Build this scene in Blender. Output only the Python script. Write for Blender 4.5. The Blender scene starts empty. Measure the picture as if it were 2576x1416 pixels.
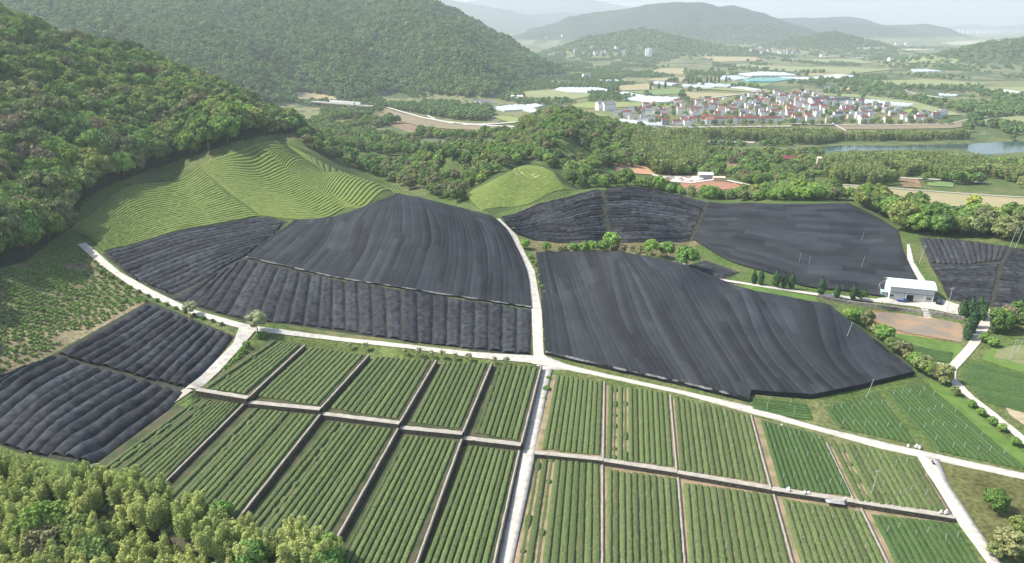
import bpy, math, random
import numpy as np
from mathutils import Vector, Matrix, Euler
random.seed(7)
RNG = np.random.default_rng(11)
scene = bpy.context.scene
COL = scene.collection

# ------------------------------------------------------------------ camera, sky, sun, exposure
HC = 116.0; PITCH = math.radians(20.85); FPX = 1715.0; CX, CY = 1288.0, 708.0
cam_d = bpy.data.cameras.new("camera"); cam = bpy.data.objects.new("camera", cam_d); COL.objects.link(cam)
cam.location = (0, 0, HC); cam.rotation_euler = (math.pi/2 - PITCH, 0, 0)
cam_d.sensor_width = 36; cam_d.lens = 36*FPX/2576.0; cam_d.clip_start = 1; cam_d.clip_end = 60000
scene.camera = cam
SUN_EL = math.radians(50); SUN_AZ = (-0.99, 0.12)
w = bpy.data.worlds.new("World"); scene.world = w; w.use_nodes = True
wn = w.node_tree.nodes; wn.clear()
sky = wn.new('ShaderNodeTexSky'); sky.sky_type = 'NISHITA'; sky.sun_disc = False
sky.sun_elevation = SUN_EL; sky.sun_rotation = math.atan2(SUN_AZ[0], SUN_AZ[1])
sky.air_density = 1.2; sky.dust_density = 2.2; sky.ozone_density = 1.2
bg = wn.new('ShaderNodeBackground'); bg.inputs[1].default_value = 0.15
wo = wn.new('ShaderNodeOutputWorld')
w.node_tree.links.new(sky.outputs[0], bg.inputs[0]); w.node_tree.links.new(bg.outputs[0], wo.inputs[0])
sd = bpy.data.lights.new("sun", 'SUN'); sd.energy = 4.6; sd.angle = math.radians(0.6); sd.color = (1.0, 0.95, 0.86)
so = bpy.data.objects.new("sun", sd); COL.objects.link(so)
n_ = math.hypot(*SUN_AZ)
sdir = Vector((SUN_AZ[0]/n_*math.cos(SUN_EL), SUN_AZ[1]/n_*math.cos(SUN_EL), math.sin(SUN_EL)))
so.rotation_euler = sdir.to_track_quat('Z', 'Y').to_euler(); so.location = (0, 0, 400)
scene.view_settings.view_transform = 'Standard'; scene.view_settings.look = 'None'
scene.view_settings.exposure = 0.58; scene.view_settings.gamma = 1.0
cy = scene.cycles
cy.use_denoising = True; cy.max_bounces = 6; cy.diffuse_bounces = 3; cy.glossy_bounces = 2
cy.transmission_bounces = 2; cy.volume_bounces = 2; cy.transparent_max_bounces = 4
cy.sample_clamp_indirect = 4.0; cy.caustics_reflective = False; cy.caustics_refractive = False

# ------------------------------------------------------------------ numpy noise
def _h(ix, iy, s):
    n = (ix.astype(np.int64)*374761393 + iy.astype(np.int64)*668265263 + s*1442695041) & 0xffffffff
    n = ((n ^ (n >> 13))*1274126177) & 0xffffffff
    return ((n ^ (n >> 16)) & 0xffff)/65535.0
def vnoise(x, y, s=0):
    x = np.asarray(x, float); y = np.asarray(y, float)
    ix = np.floor(x); iy = np.floor(y); fx = x-ix; fy = y-iy
    fx = fx*fx*(3-2*fx); fy = fy*fy*(3-2*fy)
    a = _h(ix, iy, s); b = _h(ix+1, iy, s); c = _h(ix, iy+1, s); d = _h(ix+1, iy+1, s)
    return (a*(1-fx)+b*fx)*(1-fy)+(c*(1-fx)+d*fx)*fy
def fbm(x, y, o=4, s=0):
    r = 0; a = .5; t = 0
    for k in range(o):
        r = r+a*vnoise(x, y, s+k*17); t += a; a *= .5; x = x*2.03+5.1; y = y*2.03+9.7
    return r/t*2-1

# ------------------------------------------------------------------ the view rays (used to find where things stand on the ground)
SP, CP = math.sin(PITCH), math.cos(PITCH)
def ray(px, py):
    x = (np.asarray(px, float)-CX)/FPX; yu = -(np.asarray(py, float)-CY)/FPX
    dy = CP+yu*SP; dz = -SP+yu*CP
    return x/dy, -dz/dy            # u = X/Y, tanD
def proj(X, Y, Z):
    d = Y*CP-(Z-HC)*SP; up = Y*SP+(Z-HC)*CP
    return CX+FPX*X/d, CY-FPX*up/d
def atz(px, py, z):
    u, t = ray(px, py); Y = (HC-z)/t
    return u*Y, Y

# ------------------------------------------------------------------ terrain heights
CPZ = [ # (px, py, Z): what the photo shows at that spot lies at height Z
 (620,828,8.6),(1000,866,5.2),(1200,892,2.8),(1355,908,.9),(1440,925,.7),(1714,987,.5),(2050,1077,.3),(2340,1145,.2),(2576,1195,0),
 (1290,1416,-2.5),(1330,1120,-2.5),(700,1416,-1),(1000,1150,-2),(1150,1010,-2),(900,960,0),(700,920,2.5),(560,1000,4),(450,1150,2.5),(300,1300,1),
 (1600,1080,-2.5),(2000,1170,-2.5),(2350,1230,-1.5),(1700,1350,-3),(2200,1400,-3),(2520,1300,-.5),(2576,1416,-1.5),
 (480,982,8.1),(525,1015,4.2),(400,1100,4.0),(270,1205,3.6),(590,845,8.8),(230,1175,6.8),(0,1120,6.5),(0,960,11),(140,895,10),(380,765,9.8),(450,980,7),(300,1050,7.5),(0,1300,3),(-300,1200,8),
 (470,783,9),(320,700,11.5),(205,612,15.5),(0,850,15),(100,720,16.5),(-300,900,20),(0,700,22),
 (700,815,9.0),(1340,895,1.2),(1337,775,4),(1100,740,9),(850,700,12),(620,650,15.5),(500,720,11.5),(300,640,14.8),(255,630,15.7),
 (1000,600,21),(1180,600,17),(1310,660,8),(1285,592,12),(1005,492,27),(1120,520,23),(1235,548,17),
 (1250,553,14.5),(1300,608,10),(1325,660,7),(1348,720,5),
 (700,545,19.5),(860,525,24),(450,580,18),(240,530,22),(550,450,29),(640,400,36),(690,350,42),(800,450,29),(860,430,31),(950,461,28),(1080,501,24.5),
 (0,640,26),(170,550,23),(200,400,41),(450,430,28.5),(400,250,62),(600,330,50),
 (1170,520,12),(1100,470,1),(1000,430,-3),(800,350,-5),(900,300,-10),(1200,400,4),(1150,440,2),
 (1348,642,8),(1550,642,13),(1720,682,14),(1880,738,12),(2080,775,9.8),(2140,815,7.9),(2200,868,5.2),(2295,940,2.2),
 (1500,780,7),(1700,800,10),(1900,850,9.5),(2080,880,7.4),(1990,940,4.4),(2150,930,3.4),(2200,910,3.6),(2130,870,6.2),(1880,1000,1.2),(2040,1005,1),(2160,985,1),(1600,920,2.2),
 (1790,700,5),(2000,735,4),(2110,750,3.6),(2230,765,3),(2330,765,3),(2400,780,3),(2300,815,.9),(2250,790,1),(2390,830,.9),(2200,830,1.5),(2480,790,2.6),(2440,850,1.6),(2400,920,1),
 (2576,1100,.2),(2500,950,1),(2576,850,3),(2200,1020,.8),(2350,1000,.8),(2330,880,.8),(2470,1100,.3),
 (1400,620,7),(1560,622,7.5),(1700,650,6),(1345,605,9),(1500,602,9.5),(1700,600,8.5),(1520,540,18),(1500,480,27),(1560,474,27.3),(1600,472,27.2),(1775,508,20),(1400,510,22),(1275,545,14.5),(1650,540,17.2),(1650,482,25.8),(1712,497,22.6),(1640,520,20.2),
 (2130,510,16),(2000,515,18),(1880,512,19),(2258,580,12),(2300,700,5),(2000,610,12),(1745,600,9),(2000,700,5),(2150,600,12),(1850,650,6.5),(2200,730,3.5),
 (2312,600,12),(2540,618,12),(2345,668,8),(2450,670,8.5),(2576,700,7),(2490,770,3.5),(2576,770,4),(2700,700,7),
 (1320,414,30),(1400,432,26),(1250,446,22),(1300,500,18),(1185,500,12.5),(1200,530,13),(1440,472,20),(1240,530,15),
 (1230,388,18),(1150,420,8),
 (1400,288,27),(1330,320,15),(1540,335,8),(1480,312,18),(1300,390,4),(1600,370,-2),(1450,385,12),(1420,350,22),(1500,440,6),
 (1580,425,1),(1750,452,-2),(1800,420,-6),(2000,378,-17),(2500,378,-17),(1760,370,-15),(2300,362,-16.5),
 (2300,490,0),(2400,440,-6),(2500,520,3),(2400,560,6),(2300,400,-12),(2200,480,1),(2050,480,4),(1900,480,3),(1950,430,-7),(2576,480,-2),
 (1600,320,-13),(2000,300,-14),(2500,300,-14),(2000,240,-15),(1300,240,-17),(1100,295,-13),(900,270,-15),(1250,320,-12),(1500,260,-15),
 (1500,200,-18),(2000,200,-18),(2500,200,-18),(1450,150,-21),(2200,150,-21),(2500,120,-22),(1700,330,-13),(2400,330,-13),(2576,350,-15),
]
CPY = [ # (px, Y, Z) hidden or off-frame ground
 (0,650,125),(120,630,104),(350,600,88),(600,590,53),(740,570,32),(0,820,62),(120,740,62),(-200,800,70),(200,800,30),(-300,1000,40),(350,740,55),(600,700,25),(740,700,8),(0,1000,20),(500,900,-8),
 (690,530,25),(860,470,8),(950,445,6),(1080,415,7),(-400,350,62),(-500,500,120),(-300,250,40),(-170,290,34),(-150,330,42),(-260,290,50),(-150,230,18),(-700,400,110),(-800,700,170),(-700,1000,60),
 (1000,404,15),(1320,490,10),(1400,480,10),(1500,425,10),(1600,428,10),(1680,418,8),(1880,430,4),(2130,430,6),(2258,400,4),
 (1400,830,5),(1400,900,-10),(1550,340,7),(1720,322,6.5),(1800,302,5.5),(1900,282,5),(2170,262,3),(2440,222,1),
 (1288,90,-2),(0,90,2),(2576,90,-2),(-800,90,10),(3400,90,-2),(3200,200,0),(3200,350,2),(3200,600,0),(3400,1000,-16),(3400,2000,-19),
 (-800,2500,-20),(0,3000,-22),(1288,4000,-23),(2576,4000,-23),(3400,4000,-23),(-800,7000,-23),(1288,8000,-23),(3400,8000,-23),(-800,14000,-23),(1288,14000,-23),(3400,14000,-23),
 (0,1500,-15),(600,1500,-15),(-700,1400,-10),
]
KU = 2.2
pts = []
for px, py, z in CPZ:
    u, t = ray(px, py); Y = (HC-z)/t; pts.append((u, Y, z))
for px, Y, z in CPY:
    pts.append(((px-CX)/FPX/1.0, Y, z))
pts = np.array(pts)
A_ = np.c_[pts[:, 0]*KU, np.log(pts[:, 1])]; Zc = pts[:, 2]
def _k(r2): return np.where(r2 > 1e-12, r2*np.log(r2+1e-12)*.5, 0)
n = len(A_); D2 = ((A_[:, None]-A_[None])**2).sum(-1)
M = np.zeros((n+3, n+3)); M[:n, :n] = _k(D2)+np.eye(n)*1e-5; M[:n, n] = 1; M[:n, n+1:] = A_; M[n:, :n] = M[:n, n:].T
sol = np.linalg.solve(M, np.r_[Zc, 0, 0, 0])
def tps(u, lv):
    u = u*KU; sh = u.shape; u = u.ravel(); lv = lv.ravel(); out = np.empty_like(u)
    for i in range(0, len(u), 20000):
        a = np.c_[u[i:i+20000], lv[i:i+20000]]
        d = ((a[:, None]-A_[None])**2).sum(-1)
        out[i:i+20000] = _k(d)@sol[:n]+sol[n]+a@sol[n+1:]
    return out.reshape(sh)

def pk(px, py, Y):               # a crest point seen at (px,py), Y metres out
    u, t = ray(px, py); return (u*Y, Y, HC-Y*t)
def pz(px, Y, Z): return ((px-CX)/FPX*Y, Y, Z)
RIDGES = [ # polyline, slope, roughness
 ([pz(-900,1900,330), pz(-300,2000,340), pz(300,2050,330), pz(700,2100,315), pz(960,2080,240), pk(1082,8,2000), pk(1155,52,1950), pk(1222,118,1850), pz(1240,1800,-14)], .58, 1),
 ([pz(700,2100,315), pz(760,1750,190), pz(840,1450,70), pz(900,1280,0)], .55, 1),
 ([pz(960,2080,240), pz(1040,1780,150), pz(1130,1500,60), pz(1200,1320,0)], .55, 1),
 ([pk(1155,52,1950), pz(1180,1750,42), pz(1200,1500,-8)], .55, 1),
 ([pz(300,2050,330), pz(480,1700,210), pz(560,1400,110), pz(640,1250,40)], .55, 1),
 ([pz(-100,2000,330), pz(150,1600,230), pz(300,1350,140), pz(420,1250,80)], .55, 1),
 ([pk(1275,100,5796), pk(1340,82,5670), pk(1400,58,5544), pk(1470,34,5418), pk(1560,24,5292), pk(1630,10,5166), pk(1690,4,5040), pk(1765,6,5040), pk(1800,16,5040), pk(1835,13,5040), pk(1880,38,5166), pk(1960,66,5418), pk(2040,84,5544), pk(2080,104,5418)], .34, 1.6),
 ([pk(1640,14,5166), pk(1620,70,4662), pk(1560,100,4284)], .34, 1.4),
 ([pk(1830,20,5040), pk(1850,80,4662), pk(1900,105,4410)], .34, 1.4),
 ([pk(1880,52,6770), pk(1960,46,6770), pk(2060,44,6770), pk(2140,42,6770), pk(2170,52,6770), pk(2230,63,6770), pk(2330,60,6552), pk(2380,68,6442), pk(2425,92,6333)], .3, 2),
 ([pk(2090,50,6115), pk(2200,62,6006), pk(2260,70,6006)], .3, 2),
 ([pk(1940,112,3700), pk(2020,92,3650), pk(2100,82,3600), pk(2150,97,3600), pk(2190,118,3600)], .32, 1),
 ([pk(1490,112,3300), pk(1560,82,3250), pk(1605,72,3250), pk(1680,92,3200), pk(1760,112,3100), pk(1850,120,3000)], .28, 1),
 ([pk(2270,150,2350), pk(2400,128,2300), pk(2480,112,2300), pk(2530,100,2350), pk(2640,95,2400), pk(2800,90,2500)], .36, 1),
 ([pk(1000,0,9000), pk(1110,-6,9000), pk(1180,8,9000), pk(1260,22,9000), pk(1330,38,9000), pk(1420,30,9500), pk(1480,40,9500)], .25, 2.5),
 ([pk(1230,-4,12500), pk(1330,0,12500), pk(1450,-8,12500), pk(1600,20,12500)], .2, 3),
 ([pk(2440,60,12000), pk(2520,66,12000), pk(2600,58,12000), pk(2800,50,12000)], .2, 3),
]
def ridge_h(X, Y):
    wx = X+fbm(X/140, Y/140, 3, 5)*55+fbm(X/37, Y/37, 2, 6)*9; wy = Y+fbm(X/140+40, Y/140, 3, 7)*55+fbm(X/37, Y/37+9, 2, 8)*9
    far = np.clip((Y-2800)/2000, 0, 1)*1.0
    wx = wx+far*fbm(X/400, Y/400, 3, 15)*120; wy = wy+far*fbm(X/400+9, Y/400, 3, 17)*120
    best = np.full(X.shape, -1e4)
    for line, s, r in RIDGES:
        for a, b in zip(line[:-1], line[1:]):
            dx, dy = b[0]-a[0], b[1]-a[1]; L2 = dx*dx+dy*dy
            # near the crest the warp fades so that the skyline stays in its place
            t0 = np.clip(((X-a[0])*dx+(Y-a[1])*dy)/L2, 0, 1)
            d0 = np.hypot(X-a[0]-t0*dx, Y-a[1]-t0*dy); k = np.clip(d0/120, 0, 1)
            qx = X+(wx-X)*k; qy = Y+(wy-Y)*k
            t = np.clip(((qx-a[0])*dx+(qy-a[1])*dy)/L2, 0, 1)
            d = np.hypot(qx-a[0]-t*dx, qy-a[1]-t*dy)
            z = a[2]+(b[2]-a[2])*t-(np.sqrt(d*d+900*r)-30*math.sqrt(r))*s
            best = np.maximum(best, z)
    return best
NU, NV = 900, 1150
UMAX = 1.45
us = np.linspace(-UMAX, UMAX, NU); lvs = np.linspace(math.log(75), math.log(16000), NV)
UU, LL = np.meshgrid(us, lvs); YY = np.exp(LL); XX = UU*YY
# coarse TPS then upsample
cu = np.linspace(-UMAX, UMAX, 300); cl = np.linspace(lvs[0], lvs[-1], 380)
CUg, CLg = np.meshgrid(cu, cl); T0 = tps(CUg, CLg)
def bil(G, fu, fv):
    fu = np.clip(fu, 0, G.shape[1]-1.001); fv = np.clip(fv, 0, G.shape[0]-1.001)
    i = fu.astype(int); j = fv.astype(int); a = fu-i; b = fv-j
    return (G[j, i]*(1-a)+G[j, i+1]*a)*(1-b)+(G[j+1, i]*(1-a)+G[j+1, i+1]*a)*b
HG = bil(T0, (UU+UMAX)/(2*UMAX)*299, (LL-lvs[0])/(lvs[-1]-lvs[0])*379)
farm = YY > 900
HG = np.where(YY > 1100, np.minimum(HG, 10), HG)
HG = HG+np.where(YY > 250, fbm(XX/60, YY/60, 3, 3)*np.clip((HG-20)/30, 0, 1.0)*5, 0)
RH = np.full(HG.shape, -1e4); m = YY > 1050
RH[m] = ridge_h(XX[m], YY[m])
kb = 8.0
HG = np.where(RH > -900, np.maximum(HG, RH)+kb*.25*np.exp(-np.abs(HG-RH)/kb), HG)
HG = HG+np.where(YY > 1100, fbm(XX/90, YY/90, 4, 21)*np.clip((HG+10)/40, 0, 1)*7, 0)
WATER = [(-16.6, ([(2020, 371), (2118, 366), (2252, 366), (2420, 360), (2520, 356), (2640, 351)], [(2037, 385), (2118, 381), (2285, 377), (2420, 377), (2470, 389), (2640, 380)])),
 (-18.5, ([(2060, 216), (2110, 214)], [(2084, 229), (2114, 229)])),
 (-7.0, ([(1790, 376), (1860, 373)], [(1830, 382), (1900, 378)]))][:2]
def _inp(poly, x, y):
    r = np.zeros(x.shape, bool); k = len(poly)
    for i in range(k):
        x0, y0 = poly[i]; x1, y1 = poly[(i+1) % k]
        if y0 != y1: r ^= ((y0 > y) != (y1 > y)) & (x < (x1-x0)*(y-y0)/(y1-y0)+x0)
    return r
for zc, (a, b) in WATER:
    wp = [tuple(map(float, atz(*q, zc))) for q in a+b[::-1]]; m = _inp(wp, XX, YY)
    HG = np.where(m, np.minimum(HG, zc-.8), HG)
HAZE = .00013
TD = (HC-HG)/YY                       # tan of depression seen from the camera height
TDm = np.minimum.accumulate(TD, axis=0)
def H(X, Y):
    X = np.asarray(X, float); Y = np.asarray(Y, float)
    return bil(HG, (X/Y+UMAX)/(2*UMAX)*(NU-1), (np.log(Y)-lvs[0])/(lvs[-1]-lvs[0])*(NV-1))
def _hit(col, t):
    c = TDm[:, col]                  # decreasing
    j = np.searchsorted(-c, -t)      # first index with c<=t
    j = min(max(j, 1), NV-1)
    a, b = c[j-1], TD[j, col]
    f = 0 if a == b else min(max((a-t)/(a-b), 0), 1)
    return lvs[j-1]+f*(lvs[j]-lvs[j-1])
def ground(px, py):
    u, t = ray(px, py); fu = (u+UMAX)/(2*UMAX)*(NU-1); i = int(np.clip(fu, 0, NU-2)); a = fu-i
    l0 = _hit(i, t); l1 = _hit(i+1, t)
    l = l0*(1-a)+l1*a if abs(l0-l1) < .05 else (l0 if a < .5 else l1)
    Y = math.exp(l); return float(u*Y), Y
def G3(px, py):
    x, y = ground(px, py); return Vector((x, y, float(H(x, y))))

# ------------------------------------------------------------------ object helpers
def tag(o, label=None, cat=None, group=None, kind=None):
    if label: o['label'] = label
    if cat: o['category'] = cat
    if group: o['group'] = group
    if kind: o['kind'] = kind
    return o
def mk(name, verts, faces, mat=None, parent=None, smooth=False, loc=None, fattr=None, vcol=None):
    """one mesh object; faces = int array (n,4)/(n,3) or list of lists; fattr = per-face float 'tone'"""
    v = np.asarray(verts, np.float32).reshape(-1, 3)
    if loc is not None: v = v-np.array(loc, np.float32)
    me = bpy.data.meshes.new(name)
    if isinstance(faces, np.ndarray):
        k = faces.shape[1]; nf = len(faces)
        me.vertices.add(len(v)); me.vertices.foreach_set('co', v.ravel())
        me.loops.add(nf*k); me.loops.foreach_set('vertex_index', faces.astype(np.int32).ravel())
        me.polygons.add(nf); me.polygons.foreach_set('loop_start', np.arange(nf, dtype=np.int32)*k)
        me.polygons.foreach_set('loop_total', np.full(nf, k, np.int32))
        me.update(calc_edges=True)
    else:
        me.from_pydata([tuple(map(float, a)) for a in v], [], [list(map(int, f)) for f in faces]); me.update()
    if smooth: me.polygons.foreach_set('use_smooth', np.ones(len(me.polygons), bool))
    if fattr is not None:
        at = me.attributes.new('tone', 'FLOAT', 'FACE'); at.data.foreach_set('value', np.asarray(fattr, np.float32))
    if vcol is not None:
        at = me.attributes.new('cover', 'FLOAT_COLOR', 'POINT'); at.data.foreach_set('color', np.asarray(vcol, np.float32).ravel())
    if mat: me.materials.append(mat)
    o = bpy.data.objects.new(name, me); COL.objects.link(o)
    if loc is not None: o.location = tuple(map(float, loc))
    if parent: o.parent = parent
    return o
def empty(name, loc=(0, 0, 0), rz=0):
    o = bpy.data.objects.new(name, None); COL.objects.link(o); o.location = tuple(map(float, loc)); o.rotation_euler = (0, 0, rz); o.empty_display_size = .5
    return o
def gridf(nr, nc):
    i = np.arange(nr-1)[:, None]*nc+np.arange(nc-1)[None]
    return np.stack([i, i+1, i+nc+1, i+nc], -1).reshape(-1, 4)
class MB:
    def __init__(s): s.v = []; s.f = []
    def add(s, v, f):
        b = len(s.v); s.v += [tuple(map(float, a)) for a in v]; s.f += [[i+b for i in q] for q in f]; return s
    def box(s, c, d, rz=0):
        x, y, z = d[0]/2, d[1]/2, d[2]/2; cs, sn = math.cos(rz), math.sin(rz)
        v = [(c[0]+a*x*cs-b*y*sn, c[1]+a*x*sn+b*y*cs, c[2]+e*z) for e in (-1, 1) for a, b in ((-1, -1), (1, -1), (1, 1), (-1, 1))]
        return s.add(v, [(3, 2, 1, 0), (4, 5, 6, 7), (0, 1, 5, 4), (1, 2, 6, 5), (2, 3, 7, 6), (3, 0, 4, 7)])
    def tube(s, p, q, r0, r1, k=6):
        p = Vector(p); q = Vector(q); d = (q-p).normalized(); a = d.orthogonal().normalized(); b = d.cross(a)
        v = [p+(a*math.cos(2*math.pi*i/k)+b*math.sin(2*math.pi*i/k))*r0 for i in range(k)]+[q+(a*math.cos(2*math.pi*i/k)+b*math.sin(2*math.pi*i/k))*r1 for i in range(k)]
        return s.add(v, [(i, (i+1) % k, k+(i+1) % k, k+i) for i in range(k)]+[tuple(range(k-1, -1, -1)), tuple(range(k, 2*k))])
    def build(s, name, mat, parent=None, loc=None, smooth=False): return mk(name, s.v, s.f, mat, parent, smooth, loc)

# ------------------------------------------------------------------ materials
def mat(name, col, rough=.85, col2=None, scale=1.0, detail=4, spec=.2, bump=0, stretch=None, metal=0, thr=(.35, .65), tone=0, obj_var=0, coord='Object'):
    m = bpy.data.materials.new(name); m.use_nodes = True; nt = m.node_tree; N = nt.nodes; L = nt.links
    p = N['Principled BSDF']; p.inputs['Roughness'].default_value = rough; p.inputs['Specular IOR Level'].default_value = spec; p.inputs['Metallic'].default_value = metal
    p.inputs['Base Color'].default_value = (*col, 1)
    out = None
    if col2 or bump:
        tc = N.new('ShaderNodeTexCoord'); src = tc.outputs['Object']
        if coord == 'World': src = N.new('ShaderNodeNewGeometry').outputs['Position']
        if stretch:
            mp = N.new('ShaderNodeMapping'); mp.inputs['Scale'].default_value = stretch; L.new(src, mp.inputs[0]); src = mp.outputs[0]
        nz = N.new('ShaderNodeTexNoise'); nz.inputs['Scale'].default_value = scale; nz.inputs['Detail'].default_value = detail; L.new(src, nz.inputs[0])
        if col2:
            r = N.new('ShaderNodeValToRGB'); r.color_ramp.elements[0].position = thr[0]; r.color_ramp.elements[1].position = thr[1]
            r.color_ramp.elements[0].color = (*col, 1); r.color_ramp.elements[1].color = (*col2, 1)
            L.new(nz.outputs[0], r.inputs[0]); out = r.outputs[0]
        if bump:
            b = N.new('ShaderNodeBump'); b.inputs['Strength'].default_value = bump; b.inputs['Distance'].default_value = .2; L.new(nz.outputs[0], b.inputs['Height']); L.new(b.outputs[0], p.inputs['Normal'])
    if tone:
        at = N.new('ShaderNodeAttribute'); at.attribute_name = 'tone'
        mx = N.new('ShaderNodeMix'); mx.data_type = 'RGBA'; mx.blend_type = 'MULTIPLY'; mx.inputs[0].default_value = tone
        if out: L.new(out, mx.inputs[6])
        else: mx.inputs[6].default_value = (*col, 1)
        L.new(at.outputs['Fac'], mx.inputs[7]); out = mx.outputs[2]
    if obj_var:
        oi = N.new('ShaderNodeObjectInfo'); mr = N.new('ShaderNodeMapRange'); mr.inputs[3].default_value = 1-obj_var; mr.inputs[4].default_value = 1+obj_var
        L.new(oi.outputs['Random'], mr.inputs[0])
        mx = N.new('ShaderNodeMix'); mx.data_type = 'RGBA'; mx.blend_type = 'MULTIPLY'; mx.inputs[0].default_value = 1
        if out: L.new(out, mx.inputs[6])
        else: mx.inputs[6].default_value = (*col, 1)
        L.new(mr.outputs[0], mx.inputs[7]); out = mx.outputs[2]
    if out: L.new(out, p.inputs['Base Color'])
    return m
GAIN = 3.0
def leafmat(name, cols, trans=.25):
    """diffuse + translucent foliage; colour picked per tree, varied per leaf clump (tone)"""
    m = bpy.data.materials.new(name); m.use_nodes = True; nt = m.node_tree; N = nt.nodes; L = nt.links; N.clear()
    o = N.new('ShaderNodeOutputMaterial'); oi = N.new('ShaderNodeObjectInfo'); r = N.new('ShaderNodeValToRGB'); r.color_ramp.interpolation = 'LINEAR'
    e = r.color_ramp.elements
    if len(cols) == 1: cols = cols*2
    cols = [tuple(min(.9, q*GAIN) for q in c) for c in cols]
    while len(e) < len(cols): e.new(.5)
    for i, c in enumerate(cols): e[i].position = i/max(1, len(cols)-1); e[i].color = (*c, 1)
    L.new(oi.outputs['Random'], r.inputs[0])
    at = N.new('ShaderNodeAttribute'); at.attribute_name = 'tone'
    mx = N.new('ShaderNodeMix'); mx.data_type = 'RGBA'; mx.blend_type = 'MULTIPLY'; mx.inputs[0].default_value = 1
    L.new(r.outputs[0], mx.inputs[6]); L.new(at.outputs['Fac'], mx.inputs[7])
    d = N.new('ShaderNodeBsdfDiffuse'); t = N.new('ShaderNodeBsdfTranslucent'); s = N.new('ShaderNodeMixShader'); s.inputs[0].default_value = trans
    L.new(mx.outputs[2], d.inputs[0]); L.new(mx.outputs[2], t.inputs[0]); L.new(d.outputs[0], s.inputs[1]); L.new(t.outputs[0], s.inputs[2]); L.new(s.outputs[0], o.inputs[0])
    return m
M = {}
M['road'] = mat('concrete_road', (.36, .33, .28), .9, (.54, .51, .45), .55, 8, coord='World', thr=(.25, .6), bump=.15)
M['path'] = mat('concrete_path', (.30, .275, .23), .9, (.40, .37, .315), .5, 5, coord='World')
M['wall'] = mat('stone_wall', (.050, .045, .036), .95, (.115, .105, .085), 1.3, 6, bump=.6, coord='World')
M['soil'] = mat('bare_soil', (.085, .080, .045), .95, (.040, .060, .024), .22, 6, coord='World', thr=(.42, .62))
M['soil2'] = mat('sandy_soil', (.30, .22, .145), .95, (.16, .16, .075), .25, 6, coord='World', thr=(.4, .66))
M['tea'] = mat('tea_leaves', (.058, .088, .030), .8, (.128, .165, .058), 2.2, 6, bump=1, obj_var=.2, coord='World', thr=(.34, .66))
M['tea_dark'] = mat('tea_leaves_deep', (.034, .072, .022), .8, (.080, .136, .040), 2.4, 6, bump=.9, obj_var=.12, coord='World', thr=(.3, .7))
M['tea_hill'] = mat('tea_leaves_hill', (.112, .155, .034), .85, (.165, .215, .052), .5, 6, bump=.9, coord='World', thr=(.3, .7))
M['post'] = mat('concrete_post', (.42, .43, .40), .8)
def netmat(name, a, b, sc, sheen=.3):
    m = mat(name, a, .85, b, sc, 5, spec=.06, coord='World', thr=(.3, .75), tone=1.0, bump=.5)
    return m
M['net'] = netmat('black_shade_net', (.028, .031, .036), (.041, .045, .051), .10)
M['net_worn'] = netmat('worn_shade_net', (.020, .022, .026), (.066, .070, .078), .5)

# ------------------------------------------------------------------ lofts: patches of ground between outlines
def inpoly(poly, x, y):
    r = np.zeros(np.shape(x), bool); n = len(poly)
    for i in range(n):
        x0, y0 = poly[i]; x1, y1 = poly[(i+1) % n]
        if y0 == y1: continue
        c = ((y0 > y) != (y1 > y)) & (x < (x1-x0)*(y-y0)/(y1-y0)+x0)
        r ^= c
    return r
def wline(pts, z=None, sub=10):
    """pixel outline -> world polyline with parameter t in 0..1"""
    P = []; T = []
    for k in range(len(pts)-1):
        a, b = pts[k], pts[k+1]
        for i in range(sub+(k == len(pts)-2)):
            f = i/sub; P.append((a[0]+(b[0]-a[0])*f, a[1]+(b[1]-a[1])*f))
    if z is None: W_ = np.array([ground(*p) for p in P])
    else:
        zf = z if callable(z) else (lambda px, py: z)
        W_ = np.array([[float(q) for q in atz(p[0], p[1], zf(*p))] for p in P])
    s = np.r_[0, np.cumsum(np.hypot(*np.diff(W_, axis=0).T))]
    if len(pts[0]) > 2:
        t = np.zeros(len(s))
        for k in range(len(pts)-1):
            i0, i1 = k*sub, (k+1)*sub; d = max(s[i1]-s[i0], 1e-9)
            t[i0:i1+1] = pts[k][2]+(pts[k+1][2]-pts[k][2])*(s[i0:i1+1]-s[i0])/d
    else: t = s/max(s[-1], 1e-9)
    return t, W_, s[-1]
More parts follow.
